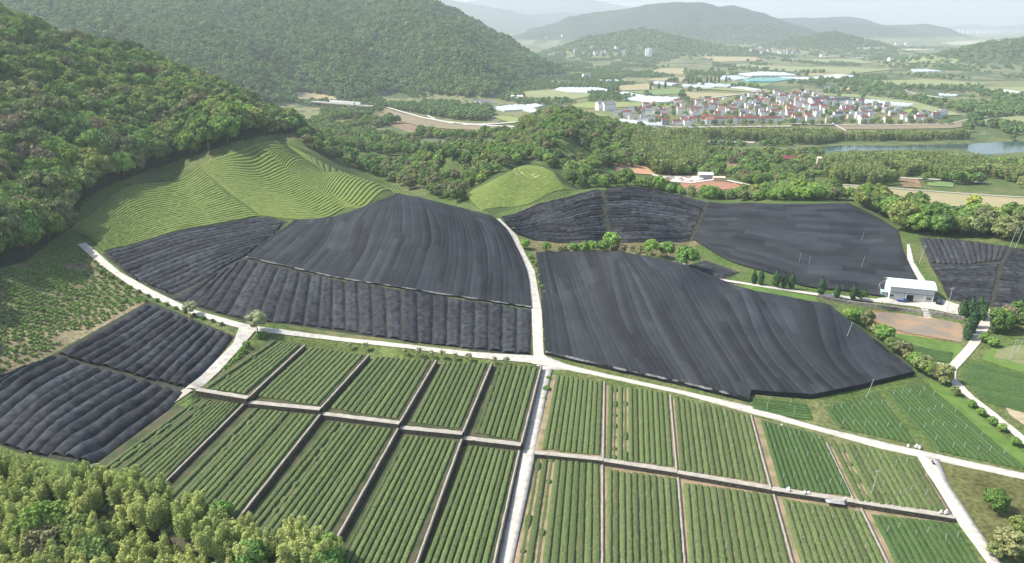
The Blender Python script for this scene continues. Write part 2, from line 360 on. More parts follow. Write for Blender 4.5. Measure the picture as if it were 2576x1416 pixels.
class Loft:
    def __init__(s, *st, z=None):
        s.st = [wline(p, z) for p in st]; s.z = z
        mid = [s.at(i, np.array([.5]))[0] for i in range(len(st))]
        d = [0]
        for i in range(1, len(st)): d.append(d[-1]+np.mean([np.hypot(*(s.at(i, np.array([q]))[0]-s.at(i-1, np.array([q]))[0])) for q in (.1, .5, .9)]))
        s.len = d[-1]; s.kn = np.array(d)/d[-1]; s.wid = np.mean([q[2] for q in s.st])
    def at(s, i, u):
        t, W_, _ = s.st[i]
        return np.stack([np.interp(u, t, W_[:, 0]), np.interp(u, t, W_[:, 1])], -1)
    def ev(s, u, v):
        u, v = np.broadcast_arrays(np.asarray(u, float), np.asarray(v, float)); sh = u.shape; u = u.ravel(); v = v.ravel()
        P = np.stack([s.at(i, u) for i in range(len(s.st))], 0)
        k = np.clip(np.searchsorted(s.kn, v, side='right')-1, 0, len(s.kn)-2); ar = np.arange(len(u))
        f = ((v-s.kn[k])/(s.kn[k+1]-s.kn[k]))[:, None]
        if len(s.st) == 2: R_ = P[k, ar]*(1-f)+P[k+1, ar]*f
        else:
            p1 = P[k, ar]; p2 = P[k+1, ar]; p0 = np.where((k > 0)[:, None], P[np.maximum(k-1, 0), ar], 2*p1-p2)
            p3 = np.where((k+2 < len(s.st))[:, None], P[np.minimum(k+2, len(s.st)-1), ar], 2*p2-p1)
            R_ = .5*(2*p1+(p2-p0)*f+(2*p0-5*p1+4*p2-p3)*f**2+(3*p1-p0-3*p2+p3)*f**3)
        return R_.reshape(sh+(2,))
ORD = 'first second third fourth fifth sixth seventh eighth ninth tenth eleventh twelfth thirteenth fourteenth fifteenth sixteenth seventeenth eighteenth nineteenth twentieth'.split()
def nth(i):
    if i < 20: return ORD[i]
    return f"{i+1}{'th' if 10 < (i+1) % 100 < 14 else {1: 'st', 2: 'nd', 3: 'rd'}.get((i+1) % 10, 'th')}"

def sheet(name, loft, dz, material, step=1.5, kind='structure', label=None, cat=None, skirt=0, zc=None, nacross=None, group=None, edge=0):
    nv = max(3, int(loft.wid/step)+1); nu = nacross or max(3, int(loft.len/step)+1)
    u, v = np.meshgrid(np.linspace(0, 1, nv), np.linspace(0, 1, nu))
    P = loft.ev(u, v)
    if edge:   # broken, uneven edges
        e = fbm(P[..., 0]/2.5, P[..., 1]/2.5, 3, 31)*edge
        d = P[-1]-P[0]; d = d/np.maximum(np.hypot(d[:, 0], d[:, 1])[:, None], 1e-6)
        P[0] += d*e[0][:, None]; P[-1] += d*e[-1][:, None]
    Z = (H(P[..., 0], P[..., 1]) if zc is None else np.broadcast_to(zc(P[..., 0], P[..., 1]) if callable(zc) else zc, P[..., 0].shape))+dz
    V = np.dstack([P, Z]).reshape(-1, 3); F = gridf(nu, nv)
    c = V.mean(0)
    if skirt:
        n = nu*nv; loop = list(range(nv))+[i*nv+nv-1 for i in range(1, nu)]+[(nu-1)*nv+j for j in range(nv-2, -1, -1)]+[i*nv for i in range(nu-2, 0, -1)]
        V2 = V[loop].copy(); V2[:, 2] -= skirt; k = len(loop)
        F2 = np.array([[loop[i], n+i, n+(i+1) % k, loop[(i+1) % k]] for i in range(k)])
        V = np.r_[V, V2]; F = np.r_[F, F2]
    # face up
    o = mk(name, V, F, material, None, True, c)
    tag(o, label, cat, group, kind); return o

# ------------------------------------------------------------------ terraces
zroad = lambda px, py: .75-1.65*(np.clip(py, 905, 1500)-905)/511
def zr_w(X, Y):                         # the same fall along the road, by distance
    t = HC/np.maximum(Y, 1); py = CY+FPX*np.tan(np.arctan(t)-PITCH); return zroad(0, py)
UL = [((680, 853), (500, 977)), ((767, 868), (627, 998)), ((928, 893), (808, 1026)), ((1098, 906), (1007, 1061)), ((1238, 912), (1165, 1087)), ((1362, 920), (1312, 1115))]
LLn = [((484, 988), (100, 1272)), ((622, 1008), (330, 1298)), ((808, 1040), (525, 1400)), ((1004, 1074), (800, 1440)), ((1163, 1102), (1018, 1500)), ((1308, 1128), (1224, 1500))]
ZU = [8.1, 6.6, 5.1, 3.6, 2.1]; ZL = [6.3, 5.3, 3.8, 2.3, .8]
RUn = [((1384, 935), (1346, 1135)), ((1521, 960), (1518, 1152)), ((1686, 988), (1703, 1182)), ((1890, 1044), (1939, 1224)), ((2070, 1094), (2147, 1256)), ((2310, 1150), (2398, 1296))]
RLn = [((1344, 1146), (1275, 1500)), ((1516, 1166), (1516, 1500)), ((1706, 1197), (1730, 1500)), ((1946, 1238), (2018, 1500)), ((2166, 1276), (2275, 1500)), ((2404, 1306), (2535, 1500))]
ZRU = [.1, -.1, -.3, -.5, -.6]; ZRL = [-1.1, -1.3, -1.5, -1.7, -1.8]
def seg3(line, z, z2=None): return [np.array([*map(float, atz(*p, z)), z2 if z2 is not None else z]) for p in line]
def wallstrip(name, a, b, ztop, zbot, th, material, label, group=None, cat='wall'):
    """standing wall from a to b (world XY), its top at ztop"""
    a = np.array(a[:2]); b = np.array(b[:2]); L = np.hypot(*(b-a)); d = (b-a)/L; nrm = np.array([d[1], -d[0]])
    n = max(2, int(L/1.2)); V = []; 
    for i in range(n+1):
        p = a+(b-a)*i/n; j = (fbm(np.array(p[0]), np.array(p[1]), 2, 4))*.08
        for s, z in ((-th/2, zbot), (-th/2+j*.3, ztop+j), (th/2+j*.3, ztop+j), (th/2+.12, zbot)): V.append((*(p+nrm*s), z))
    F = []
    for i in range(n):
        for q in range(3): F.append([i*4+q, i*4+q+1, i*4+5+q, i*4+4+q])
    F += [[0, 3, 2, 1], [n*4, n*4+1, n*4+2, n*4+3]]
    o = mk(name, V, F, material, None, False, (a[0], a[1], zbot)); return tag(o, label, cat, group)
SLABS = []
def slab_z(x, y):
    for q, z in SLABS:
        if inpoly([tuple(a) for a in q], np.array(x), np.array(y)): return max(z, float(H(x, y)))
    return float(H(x, y))
def tier(lines, zs, side, words):
    n = len(zs)
    for j in range(n):
        zc = zs[j]; zl = zs[j-1] if j else zc; zr = zs[j]
        a = seg3(lines[j], zl); b = seg3(lines[j+1], zr)
        quad = np.array([a[0][:2], b[0][:2], b[1][:2], a[1][:2]])
        SLABS.append((quad, zc))
        cx = quad.mean(0)
        # fine grid top so that the soil noise reads and edges are uneven
        N_ = 24; g = []
        for i in range(N_+1):
            for k in range(N_+1):
                s, t = i/N_, k/N_; p = (quad[0]*(1-t)+quad[1]*t)*(1-s)+(quad[3]*(1-t)+quad[2]*t)*s; g.append((*p, zc+(fbm(np.array(p[0]/3), np.array(p[1]/3), 2, 9)*.08 if 0 < i < N_ and 0 < k < N_ else 0)))
        F = gridf(N_+1, N_+1); nb = len(g)
        loop = list(range(N_+1))+[i*(N_+1)+N_ for i in range(1, N_+1)]+[N_*(N_+1)+k for k in range(N_-1, -1, -1)]+[i*(N_+1) for i in range(N_-1, 0, -1)]
        V2 = [(g[q][0], g[q][1], -5) for q in loop]; kk = len(loop)
        F2 = np.array([[loop[i], nb+i, nb+(i+1) % kk, loop[(i+1) % kk]] for i in range(kk)])
        o = mk('ground', g+V2, np.r_[F, F2], M['soil2'] if side == 'right' else M['soil'], None, True, (*cx, zc)); tag(o, kind='structure')
tier(UL, ZU, 'left', ''); tier(LLn, ZL, 'left', ''); tier(RUn, ZRU, 'right', ''); tier(RLn, ZRL, 'right', '')
# retaining walls along the terrace steps and narrow paths on top of them
TN = ['first', 'second', 'third', 'fourth', 'fifth']
def steps(lines, zs, name_tier, side, first=1):
    for j in range(first, len(lines)):
        zt = zs[j-1]; last = j == len(lines)-1
        if side == 'right' and last: continue
        zb = (zs[j] if not last else -.9)
        a, b = [q[:2] for q in seg3(lines[j], zt)]
        d = (b-a)/np.hypot(*(b-a)); nr = np.array([-d[1], d[0]])
        if nr[0] < 0: nr = -nr
        where = f"right of the {TN[j-1]} {name_tier} field {side} of the centre road" if not last else f"along the centre road by the {name_tier} fields"
        wallstrip('retaining_wall', a+nr*.25, b+nr*.25, zt+.12, zb-1, .26, M['wall'], f"dark stone retaining wall {where}", 'retaining walls between the tea terraces', 'retaining wall')
        wd = .26 if side == 'left' else .3
        V = []; n = 40
        for i in range(n+1):
            p = a+(b-a)*i/n; e = float(vnoise(np.array(i*.9), np.array(j*7.), 3))*.18
            for s in (.08-e*.3, -wd-e): V.append((*(p+nr*s), zt+.13))
        V += [(v[0], v[1], v[2]-.3) for v in V]; m_ = 2*(n+1)
        F = [[2*i, 2*i+1, 2*i+3, 2*i+2] for i in range(n)]+[[2*i, 2*i+2, m_+2*i+2, m_+2*i] for i in range(n)]+[[2*i+1, 2*i+3, m_+2*i+3, m_+2*i+1] for i in range(n)]
        tag(mk('path', V, F, M['path'], None, False, (*a, zt)), kind='structure')
steps(UL, ZU, 'far-tier', 'left'); steps(LLn, ZL, 'near-tier', 'left'); steps(RUn, ZRU, 'far-tier', 'right'); steps(RLn, ZRL, 'near-tier', 'right')
# the first terrace's left side: thin path on the bank beside the net-covered field
def ribbon(L_, R_, name='road', material=None, z=None, dz=.1, skirt=0, step=1.2, edge=.12, nac=None):
    return sheet(name, Loft(L_, R_, z=z), dz, material or M['road'], step, 'structure', skirt=skirt, zc=(None if z is None else z if not callable(z) else ZW[z]), nacross=nac or 4, edge=edge)
ZW = {}
# cross paths: each stretch level with the far-tier field above it, with a wall below it
def cross(lines_up, zs_up, lines_lo, zs_lo, side):
    for j in range(len(zs_up)):
        zt = zs_up[j]
        a = [np.array([*map(float, atz(*lines_up[k][1], zt))]) for k in (j, j+1)]
        if j: a[0] = np.array([*map(float, atz(*lines_up[j][1], zs_up[j-1]))])
        off = [(np.array([*map(float, atz(*lines_lo[k][0], zt))])) for k in (j, j+1)]
        d = (a[1]-a[0])/np.hypot(*(a[1]-a[0])); nr = np.array([d[1], -d[0]])   # towards camera
        if nr[1] > 0: nr = -nr
        wdt = 1.6 if side == 'left' else 1.5
        V = []; n = 30
        for i in range(n+1):
            p = a[0]+(a[1]-a[0])*i/n; e = float(vnoise(np.array(i*.7+j*31), np.array(2.), 5))*.3
            for s in (-.1-e, wdt): V.append((*(p+nr*s), zt+.15))
        V += [(v[0], v[1], v[2]-.4) for v in V]; m_ = 2*(n+1)
        F = [[2*i, 2*i+1, 2*i+3, 2*i+2] for i in range(n)]+[[2*i, 2*i+2, m_+2*i+2, m_+2*i] for i in range(n)]+[[2*i+1, 2*i+3, m_+2*i+3, m_+2*i+1] for i in range(n)]+[[0, 1, m_+1, m_], [2*n, 2*n+1, m_+2*n+1, m_+2*n]]
        tag(mk('path', V, F, M['path'], None, False, (*a[0], zt)), kind='structure')
        wallstrip('retaining_wall', a[0]+nr*(wdt-.1), a[1]+nr*(wdt-.1), zt+.1, zs_lo[j]-1, .35, M['wall'], f"stone retaining wall under the cross path below the {TN[j]} far-tier field {side} of the road", 'retaining walls under the cross paths', 'retaining wall')
cross(UL, ZU, LLn, ZL, 'left'); cross(RUn, ZRU, RLn, ZRL, 'right')

# ------------------------------------------------------------------ roads
ZW[zroad] = zr_w
ribbon([(1238, 1500), (1251, 1416), (1311, 1139), (1345, 985), (1352, 925), (1342, 897)], [(1276, 1500), (1290, 1416), (1346, 1139), (1376, 985), (1386, 940), (1392, 921)], z=zroad, dz=0, skirt=4)
ribbon([(1339, 916), (1342, 897), (1337, 769), (1323, 682), (1290, 625), (1284, 591), (1249, 551)], [(1392, 924), (1368, 893), (1363, 786), (1345, 682), (1321, 638), (1301, 594), (1257, 551)], dz=.25)
ribbon([(215, 610), (302, 685), (380, 729), (484, 779), (605, 813), (655, 823), (862, 850), (1021, 867), (1189, 887), (1345, 896)],
       [(195, 615), (249, 665), (336, 725), (403, 759), (478, 790), (585, 822), (638, 834), (862, 860), (1021, 877), (1189, 900), (1345, 915)], dz=.25)
ribbon([(601, 826), (588, 863), (511, 943), (462, 982)], [(645, 830), (618, 863), (551, 937), (500, 984)], dz=.32)
ribbon([(462, 980), (370, 1052), (235, 1166), (180, 1215)], [(486, 984), (376, 1057), (241, 1170), (186, 1219)], 'path', M['path'], dz=.35, edge=.05, nac=3)
ribbon([(1366, 893), (1424, 917), (1491, 934), (1714, 983), (1882, 1021), (2050, 1072), (2218, 1112), (2336, 1139), (2650, 1208)],
       [(1384, 930), (1424, 930), (1491, 943), (1714, 991), (1882, 1038), (2050, 1082), (2218, 1129), (2353, 1158), (2650, 1222)], dz=.25, skirt=1.5)
ribbon([(2306, 1145), (2353, 1226), (2396, 1297), (2484, 1416), (2530, 1490)], [(2362, 1158), (2386, 1220), (2437, 1297), (2516, 1416), (2560, 1490)], dz=.3, skirt=2.5)
ribbon([(2480, 779), (2454, 830), (2433, 868), (2391, 913), (2374, 929), (2384, 948), (2395, 970), (2437, 1003), (2471, 1031), (2528, 1077), (2640, 1175)],
       [(2490, 779), (2490, 823), (2469, 860), (2433, 902), (2406, 932), (2404, 953), (2427, 976), (2452, 1001), (2500, 1037), (2576, 1098), (2680, 1180)], dz=.25)
ribbon([(2341, 911), (2372, 915), (2388, 925)], [(2342, 917), (2366, 925), (2380, 938)], dz=.3, nac=3)
ribbon([(1778, 697), (1882, 713), (2050, 738), (2212, 754)], [(1820, 708), (1882, 718), (2050, 744), (2218, 763)], dz=.3)
ribbon([(2281, 616), (2282, 655), (2309, 704), (2322, 722)], [(2288, 616), (2299, 662), (2329, 709), (2345, 722)], dz=.3)
sheet('yard', Loft([(2206, 752), (2300, 742), (2365, 752), (2412, 767)], [(2222, 763), (2300, 772), (2350, 780), (2412, 792)]), .22, M['road'], 1.5, edge=.4)
ribbon([(2410, 768), (2450, 774), (2495, 782)], [(2410, 790), (2440, 792), (2478, 794)], dz=.28)
ribbon([(2540, 790), (2620, 792)], [(2540, 796), (2620, 799)], dz=.3, nac=3)
ribbon([(1688, 658), (1722, 655), (1728, 662)], [(1690, 663), (1712, 668), (1722, 668)], 'path', M['road'], dz=.3, nac=3)

# ------------------------------------------------------------------ tea hedges
N_HEDGE = [0]
PROF = np.array([(-1, .0), (-.97, .55), (-.78, .88), (-.4, 1), (0, 1.03), (.4, 1), (.78, .88), (.97, .55), (1, .0)])
def hedge_mesh(loft, uc, hw, v0, v1, h, z, seed, step=.45, gaps=0, wob=.06):
    L = loft.len*(v1-v0); n = max(6, int(L/step)); v = np.linspace(v0, v1, n)
    m = len(PROF); s = PROF[:, 0][None]*np.ones((n, 1)); vv = v[:, None]*np.ones((1, m))
    W_ = loft.ev(uc+s*hw, vv); X, Y = W_[..., 0], W_[..., 1]
    hz = h*(1+.16*fbm(X/1.6, Y/1.6, 2, seed)[:, :]+.34*(vnoise(X*1.7, Y*1.7, seed+3)-.5))
    if gaps:
        g = vnoise(np.arange(n)*.23+seed*3.1, np.zeros(n)+seed, 5); k = np.clip((g-gaps)*-8, .18, 1); hz = hz*k[:, None]
        c = loft.ev(np.full((n, 1), uc), v[:, None]); X = c[..., 0]+(X-c[..., 0])*(.35+.65*k[:, None]); Y = c[..., 1]+(Y-c[..., 1])*(.35+.65*k[:, None])
    e = np.ones(n); e[0] = e[-1] = .35; e[1] = e[-2] = .85
    zz = (H(X, Y) if z is None else z)+PROF[:, 1][None]*hz*e[:, None]-.02
    X = X+wob*(vnoise(X*2.1, Y*2.1, seed+9)-.5)*2.; Y = Y+wob*(vnoise(X*2.1, Y*2.1, seed+11)-.5)*2.
    return np.dstack([X, Y, zz]).reshape(-1, 3), gridf(n, m)
POSTS = []
def tea(desc, stations, n, z=None, material='tea', h=.62, fill=.415, gap_rows=(), skip=(), post_every=3, post_step=9, vr=(0, 1), group=None, jit=.01, gapk=.33):
    lf = Loft(*stations, z=z)
    for i in range(n):
        if i in skip: continue
        uc = (i+.5)/n; hw = fill/n*(1+.08*(random.random()-.5))
        v0 = vr[0]+random.random()*jit; v1 = vr[1]-random.random()*jit
        V, F = hedge_mesh(lf, uc, hw, v0, v1, h, z, i+int(abs(stations[0][0][0])) % 97, gaps=(gapk if i in gap_rows else 0))
        c = lf.ev(uc, .5); c = (c[0], c[1], float(H(*c)) if z is None else z)
        o = mk('tea_hedge', V, F, M[material], None, True, c)
        tag(o, f"{nth(i)} tea hedge {desc}", 'tea hedge', group or 'clipped tea hedges in the terraced fields'); N_HEDGE[0] += 1
    if post_every:
        k = max(1, int(lf.len/post_step))
        for i in range(1, n, post_every):
            for q in range(k):
                v = (q+.35+.3*random.random())/k
                p = lf.ev((i+0.0)/n, v); POSTS.append((p[0], p[1], float(H(*p)) if z is None else z, desc))
    return lf
LD = 'from the left in the {} {} field left of the centre road'
tea(LD.format('first', 'far-tier'), [[(690, 858), (757, 869)], [(512, 977), (618, 993)]], 8, 8.1, gap_rows=(1,), h=.8)
tea(LD.format('second', 'far-tier'), [[(782, 873), (916, 893)], [(644, 997), (798, 1021)]], 11, 6.6)
tea(LD.format('third', 'far-tier'), [[(944, 897), (1086, 908)], [(830, 1028), (998, 1056)]], 11, 5.1)
tea(LD.format('fourth', 'far-tier'), [[(1114, 909), (1226, 915)], [(1034, 1062), (1156, 1081)]], 9, 3.6)
tea(LD.format('fifth', 'far-tier'), [[(1252, 916), (1352, 924)], [(1192, 1090), (1302, 1109)]], 8, 2.1, gap_rows=(0,))
tea(LD.format('first', 'near-tier'), [[(499, 1002), (606, 1015)], [(112, 1286), (338, 1290)]], 12, 6.3, gap_rows=(1, 2, 4), gapk=.36)
tea(LD.format('second', 'near-tier'), [[(642, 1026), (796, 1044)], [(346, 1328), (545, 1362)]], 12, 5.3, gap_rows=(1, 7))
tea(LD.format('third', 'near-tier'), [[(834, 1060), (989, 1080)], [(540, 1416), (764, 1450)]], 12, 3.8, gap_rows=(2,), skip=())
tea(LD.format('fourth', 'near-tier'), [[(1020, 1093), (1150, 1110)], [(826, 1450), (1004, 1465)]], 10, 2.3, gap_rows=(0,))
tea(LD.format('fifth', 'near-tier'), [[(1180, 1121), (1298, 1134)], [(1044, 1475), (1212, 1485)]], 9, .8)
RD = 'from the left in the {} {} field right of the centre road'
tea(RD.format('first', 'far-tier'), [[(1398, 944), (1517, 960)], [(1362, 1131), (1510, 1147)]], 10, .1, post_every=0, fill=.43)
tea(RD.format('second', 'far-tier'), [[(1530, 968), (1680, 988)], [(1524, 1156), (1694, 1176)]], 12, -.1, gap_rows=(1, 3), post_every=0, fill=.42)
tea(RD.format('third', 'far-tier'), [[(1695, 995), (1886, 1044)], [(1710, 1184), (1930, 1218)]], 14, -.3, post_every=4, gapk=.2, fill=.41)
tea(RD.format('fourth', 'far-tier'), [[(1912, 1056), (2066, 1094)], [(1962, 1228), (2142, 1250)]], 12, -.5, 'tea_dark', post_every=2)
tea(RD.format('fifth', 'far-tier'), [[(2084, 1104), (2300, 1152)], [(2160, 1262), (2386, 1292)]], 13, -.6, post_every=2, gap_rows=(1,), fill=.385)
tea(RD.format('first', 'near-tier'), [[(1348, 1152), (1508, 1166)], [(1288, 1480), (1512, 1490)]], 10, -1.1, post_every=0, gap_rows=(0, 2), fill=.43)
tea(RD.format('second', 'near-tier'), [[(1526, 1180), (1702, 1203)], [(1522, 1485), (1724, 1490)]], 11, -1.3, post_every=0, fill=.40)
tea(RD.format('third', 'near-tier'), [[(1718, 1214), (1942, 1244)], [(1736, 1490), (2006, 1490)]], 13, -1.5, post_every=4, fill=.40)
tea(RD.format('fourth', 'near-tier'), [[(1965, 1254), (2165, 1286)], [(2034, 1490), (2262, 1490)]], 12, -1.7, post_every=3, fill=.40)
tea(RD.format('fifth', 'near-tier'), [[(2190, 1294), (2398, 1316)], [(2290, 1490), (2515, 1490)]], 12, -1.8, 'tea_dark', post_every=2, fill=.40)
tea('from the back in the narrow plot under the big net edge', [[(1888, 1002), (1892, 1030)], [(2030, 1018), (2046, 1058)]], 6, material='tea_dark', post_every=2, post_step=8)
tea('from the left in the dark green plot above the right road', [[(2072, 1026), (2206, 984)], [(2112, 1078), (2306, 1120)]], 12, material='tea_dark', post_every=2, post_step=8)
tea('from the left in the wide plot beside the curved lane', [[(2224, 984), (2322, 960)], [(2360, 1136), (2590, 1186)]], 12, material='tea_dark', post_every=2, post_step=8)
tea('from the back in the plot right of the curved lane', [[(2444, 912), (2416, 950), (2478, 1012)], [(2640, 960), (2640, 1060)]], 14, material='tea_dark', post_every=0, h=.7)
tea('from the back in the green plot below the dirt pond', [[(2290, 868), (2300, 893)], [(2400, 888), (2392, 915)]], 8, material='tea_dark', post_every=0, h=.6)

# ------------------------------------------------------------------ nets
def strip_mesh(loft, u0, u1, v0, v1, base, h, seed, step=1.3, m=7, rough=.1, patch=14, amp=.16, zsag=None, p=2.4, lift=0):
    L = loft.len*(v1-v0); n = max(5, int(L/step)); v = np.linspace(v0, v1, n); s = np.linspace(-1, 1, m)
    uc, hw = (u0+u1)/2, (u1-u0)/2
    S, V_ = np.meshgrid(s, v); W_ = loft.ev(uc+S*hw, V_); X, Y = W_[..., 0], W_[..., 1]
    arch = (1-np.abs(S)**p)
    hh = h*(1+.25*fbm(X/4, Y/4, 2, seed))
    Z = H(X, Y)+base+arch*hh+rough*(vnoise(X*.9, Y*.9, seed+1)-.5)*2+rough*.8*(vnoise(X*.21, Y*.21, 77)-.5)*2
    P = np.dstack([X, Y, Z]).reshape(-1, 3)
    k = (np.arange(n-1)*(L/n)/patch+random.random()).astype(int)
    t = 1+amp*(_h(k, np.full_like(k, seed), 3)*2-1)
    T = np.repeat(t[:, None], m-1, 1)
    return P, gridf(n, m), T.ravel()
def sheet_net(label, stations, n, base, h, material, group=None, curtain=None, amp=.2, patch=16, rough=.1, ov=.02, vr=(0, 1), step=1.3, m=5):
    lf = Loft(*stations); c = lf.ev(.5, .5); c = (c[0], c[1], float(H(*c)))
    root = empty('shade_net', c); tag(root, label, 'shade net', 'black shade nets over the tea slopes')
    for i in range(n):
        P, F, T = strip_mesh(lf, (i-ov)/n, (i+1+ov)/n, vr[0], vr[1], base+(.03 if i % 2 else 0), h, i+n*7, step, m, rough, patch, amp)
        k = 1+amp*(random.random()-.5)*1.2
        mk('net_strip', P-np.array(c), F, M[material], root, True, None, T*k)
    if curtain:
        t, W_, L = wline(curtain[0]); nn = int(L/.8); q = np.linspace(0, 1, nn); X = np.interp(q, t, W_[:, 0]); Y = np.interp(q, t, W_[:, 1]); wd = np.clip(vnoise(q*nn*.35, q*0, 9)*1.3-.42, .03, .7)
        V = np.stack([np.stack([X, Y+.15, H(X, Y)+base+.16+0*X], -1), np.stack([X, Y-wd, H(X, Y)+base*.7+.1+0*X], -1)], 0).reshape(-1, 3)-np.array(c)
        mk('frayed_hem', V, gridf(2, nn), M['seam'], root)
        for pts in curtain:
            t, W_, L = wline(pts); nn = int(L/1.2); q = np.linspace(0, 1, nn); X = np.interp(q, t, W_[:, 0]); Y = np.interp(q, t, W_[:, 1]); g = H(X, Y)
            top = g+base+.05+.1*(vnoise(X*.5, Y*.5, 5)-.5); V = []
            for f in (0, .5, 1.):
                jx = .5*(1-f)*0+(vnoise(X*.9+f*9, Y*.9, 6)-.5)*.5*(1-abs(2*f-1))
                V.append(np.stack([X+jx, Y+jx-(1-f)*.0, g+(top-g)*f-.1*(1-f)], -1))
            V = np.stack(V, 0).reshape(-1, 3)
            mk('side_curtain', V-np.array(c), gridf(3, nn), M[material], root, True, None, np.full((nn-1)*2, .8))
    return root
def tube_rows(desc, stations, n, h, material='net_worn', fill=.47, group='net-covered tea rows', vr=(0, 1), amp=.5, p=2.6, rough=.2, double=False, step=.7, base=.05):
    lf = Loft(*stations)
    for i in range(n):
        w_ = fill*(1+.1*(random.random()-.5)); uc = (i+.5)/n
        a = vr[0]+.03*random.random(); b = vr[1]-.03*random.random()
        P, F, T = strip_mesh(lf, uc-w_/n, uc+w_/n, a, b, base, h*(1+.15*(random.random()-.5)), i+n*5, step, 9, rough, 15, amp*.6, p=p)
        if double:
            S = np.tile(np.linspace(-1, 1, 9), len(P)//9); P[:, 2] -= .28*h*np.exp(-(S/.22)**2)
        c = lf.ev(uc, .5); c = (c[0], c[1], float(H(*c)))
        o = mk('netted_tea_row', P, F, M[material], None, True, c, T*(1+.3*(random.random()-.5)))
        tag(o, f"{nth(i)} netted row {desc}", 'netted row', group)
    return lf
M['seam'] = mat('frayed_net_edge', (.10, .10, .10), .8, (.26, .26, .25), 1.5, 4, coord='World')
def seamline(pts, wd=.7, h=.35, parent=None, name='ground_seam'): pass

# soil under the tubes (dark gaps)
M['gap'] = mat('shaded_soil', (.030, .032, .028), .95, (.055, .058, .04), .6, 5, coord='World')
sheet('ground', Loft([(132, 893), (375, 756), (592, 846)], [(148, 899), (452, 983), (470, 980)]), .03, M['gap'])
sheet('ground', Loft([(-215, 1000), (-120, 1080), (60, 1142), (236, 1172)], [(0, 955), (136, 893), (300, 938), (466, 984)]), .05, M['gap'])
tube_rows('from the back in the far half of the lower-left net field', [[(150, 885), (180, 850), (372, 764), (372, 760)][:0] or [(372, 763), (588, 850)], [(140, 893), (462, 982)]], 12, 1.25, 'net_worn', fill=.475, p=2.2, group='net-covered rows in the lower-left field')
tube_rows('from the left in the near half of the lower-left net field', [[(0, 955), (140, 899), (462, 990)], [(-215, 1000), (-120, 1080), (60, 1142), (236, 1172)]], 15, 1.3, 'net_worn', fill=.475, p=2.2, group='net-covered rows in the lower-left field')
# the left half of the upper net hill
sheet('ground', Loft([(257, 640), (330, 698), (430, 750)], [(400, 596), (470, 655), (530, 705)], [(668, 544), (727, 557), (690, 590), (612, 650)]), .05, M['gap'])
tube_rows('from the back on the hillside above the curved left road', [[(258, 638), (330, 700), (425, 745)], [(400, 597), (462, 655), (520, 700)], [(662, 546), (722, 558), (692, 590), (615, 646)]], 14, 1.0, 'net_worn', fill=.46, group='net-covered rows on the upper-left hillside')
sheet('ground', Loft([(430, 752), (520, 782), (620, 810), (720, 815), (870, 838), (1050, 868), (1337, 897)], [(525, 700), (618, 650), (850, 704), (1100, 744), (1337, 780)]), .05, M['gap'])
tube_rows('from the left along the foot of the big net hill', [[(436, 752, 0), (520, 782, .13), (620, 808, .24), (720, 813, .34), (870, 836, .5), (1050, 866, .69), (1335, 894, 1)], [(528, 700, 0), (618, 653, .14), (850, 705, .48), (1100, 745, .74), (1336, 781, 1)]], 26, .9, 'net_worn', fill=.475, double=True, amp=.3, group='net-covered rows at the foot of the net hill')
sheet_net('big smooth black net draped over the rounded hill left of the centre road',
          [[(620, 650, 0), (850, 702, .35), (1100, 741, .68), (1337, 776, 1)], [(672, 605, 0), (900, 628, .35), (1120, 645, .68), (1324, 682, 1)],
           [(735, 562, 0), (850, 562, .22), (985, 560, .45), (1130, 572, .7), (1284, 594, 1)], [(738, 559, 0), (845, 549, .2), (1005, 490, .47), (1125, 517, .7), (1240, 547, 1)]], 52, .9, .13, 'net', patch=34, rough=.12, amp=.3,
          curtain=[[(620, 650), (850, 702), (1100, 741), (1337, 776)], [(1337, 776), (1324, 682), (1284, 594)]])
sheet_net('broad black net covering the field right of the centre road',
          [[(1372, 893, 0), (1520, 928, .15), (1700, 967, .34), (1884, 1012, .53), (1888, 992, .55), (2040, 1004, .7), (2160, 979, .85), (2298, 945, 1)],
           [(1362, 760, 0), (1490, 775, .2), (1640, 800, .38), (1850, 840, .62), (1990, 862, .78), (2140, 885, .9), (2292, 942, 1)],
           [(1348, 643, 0), (1440, 640, .2), (1560, 641, .40), (1705, 668, .60), (1880, 738, .76), (2080, 774, .88), (2200, 866, .95), (2294, 938, 1)]], 56, 1.7, .13, 'net', patch=50, rough=.13, amp=.3,
          curtain=[[(1372, 893), (1520, 928), (1700, 967), (1884, 1012)], [(1888, 992), (2040, 1004), (2160, 979), (2298, 945)], [(1362, 760), (1372, 893)]])
sheet_net('patchy black net on the far slope behind the warehouse', 
          [[(1786, 510), (1764, 560), (1742, 604), (1800, 640)], [(1880, 512), (1872, 590), (1862, 668)], [(2005, 515), (2010, 610), (2035, 724)], [(2115, 513), (2150, 620), (2160, 738)], [(2132, 512), (2212, 552), (2258, 581), (2268, 625), (2302, 702), (2222, 748)]], 22, .7, .14, 'net', amp=.26, patch=16, rough=.1)
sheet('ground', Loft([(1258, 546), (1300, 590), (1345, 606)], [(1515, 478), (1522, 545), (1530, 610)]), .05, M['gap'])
for a_, b_ in (([(1511, 478), (1518, 545), (1527, 611)], [(1525, 478), (1530, 545), (1539, 611)]), ([(1775, 509), (1754, 560), (1731, 607)], [(1788, 510), (1766, 560), (1745, 607)]), ([(2508, 772), (2500, 772)][:0] or [(2536, 621), (2510, 664), (2484, 772)], [(2548, 622), (2524, 668), (2500, 772)]), ([(2340, 663), (2430, 666), (2520, 656)], [(2342, 671), (2430, 673), (2516, 665)]), ([(524, 699), (612, 644), (660, 590), (735, 556)][:0] or [(522, 704), (615, 646)], [(532, 702), (624, 654)])): sheet('ground', Loft(a_, b_), .10, M['gap'])
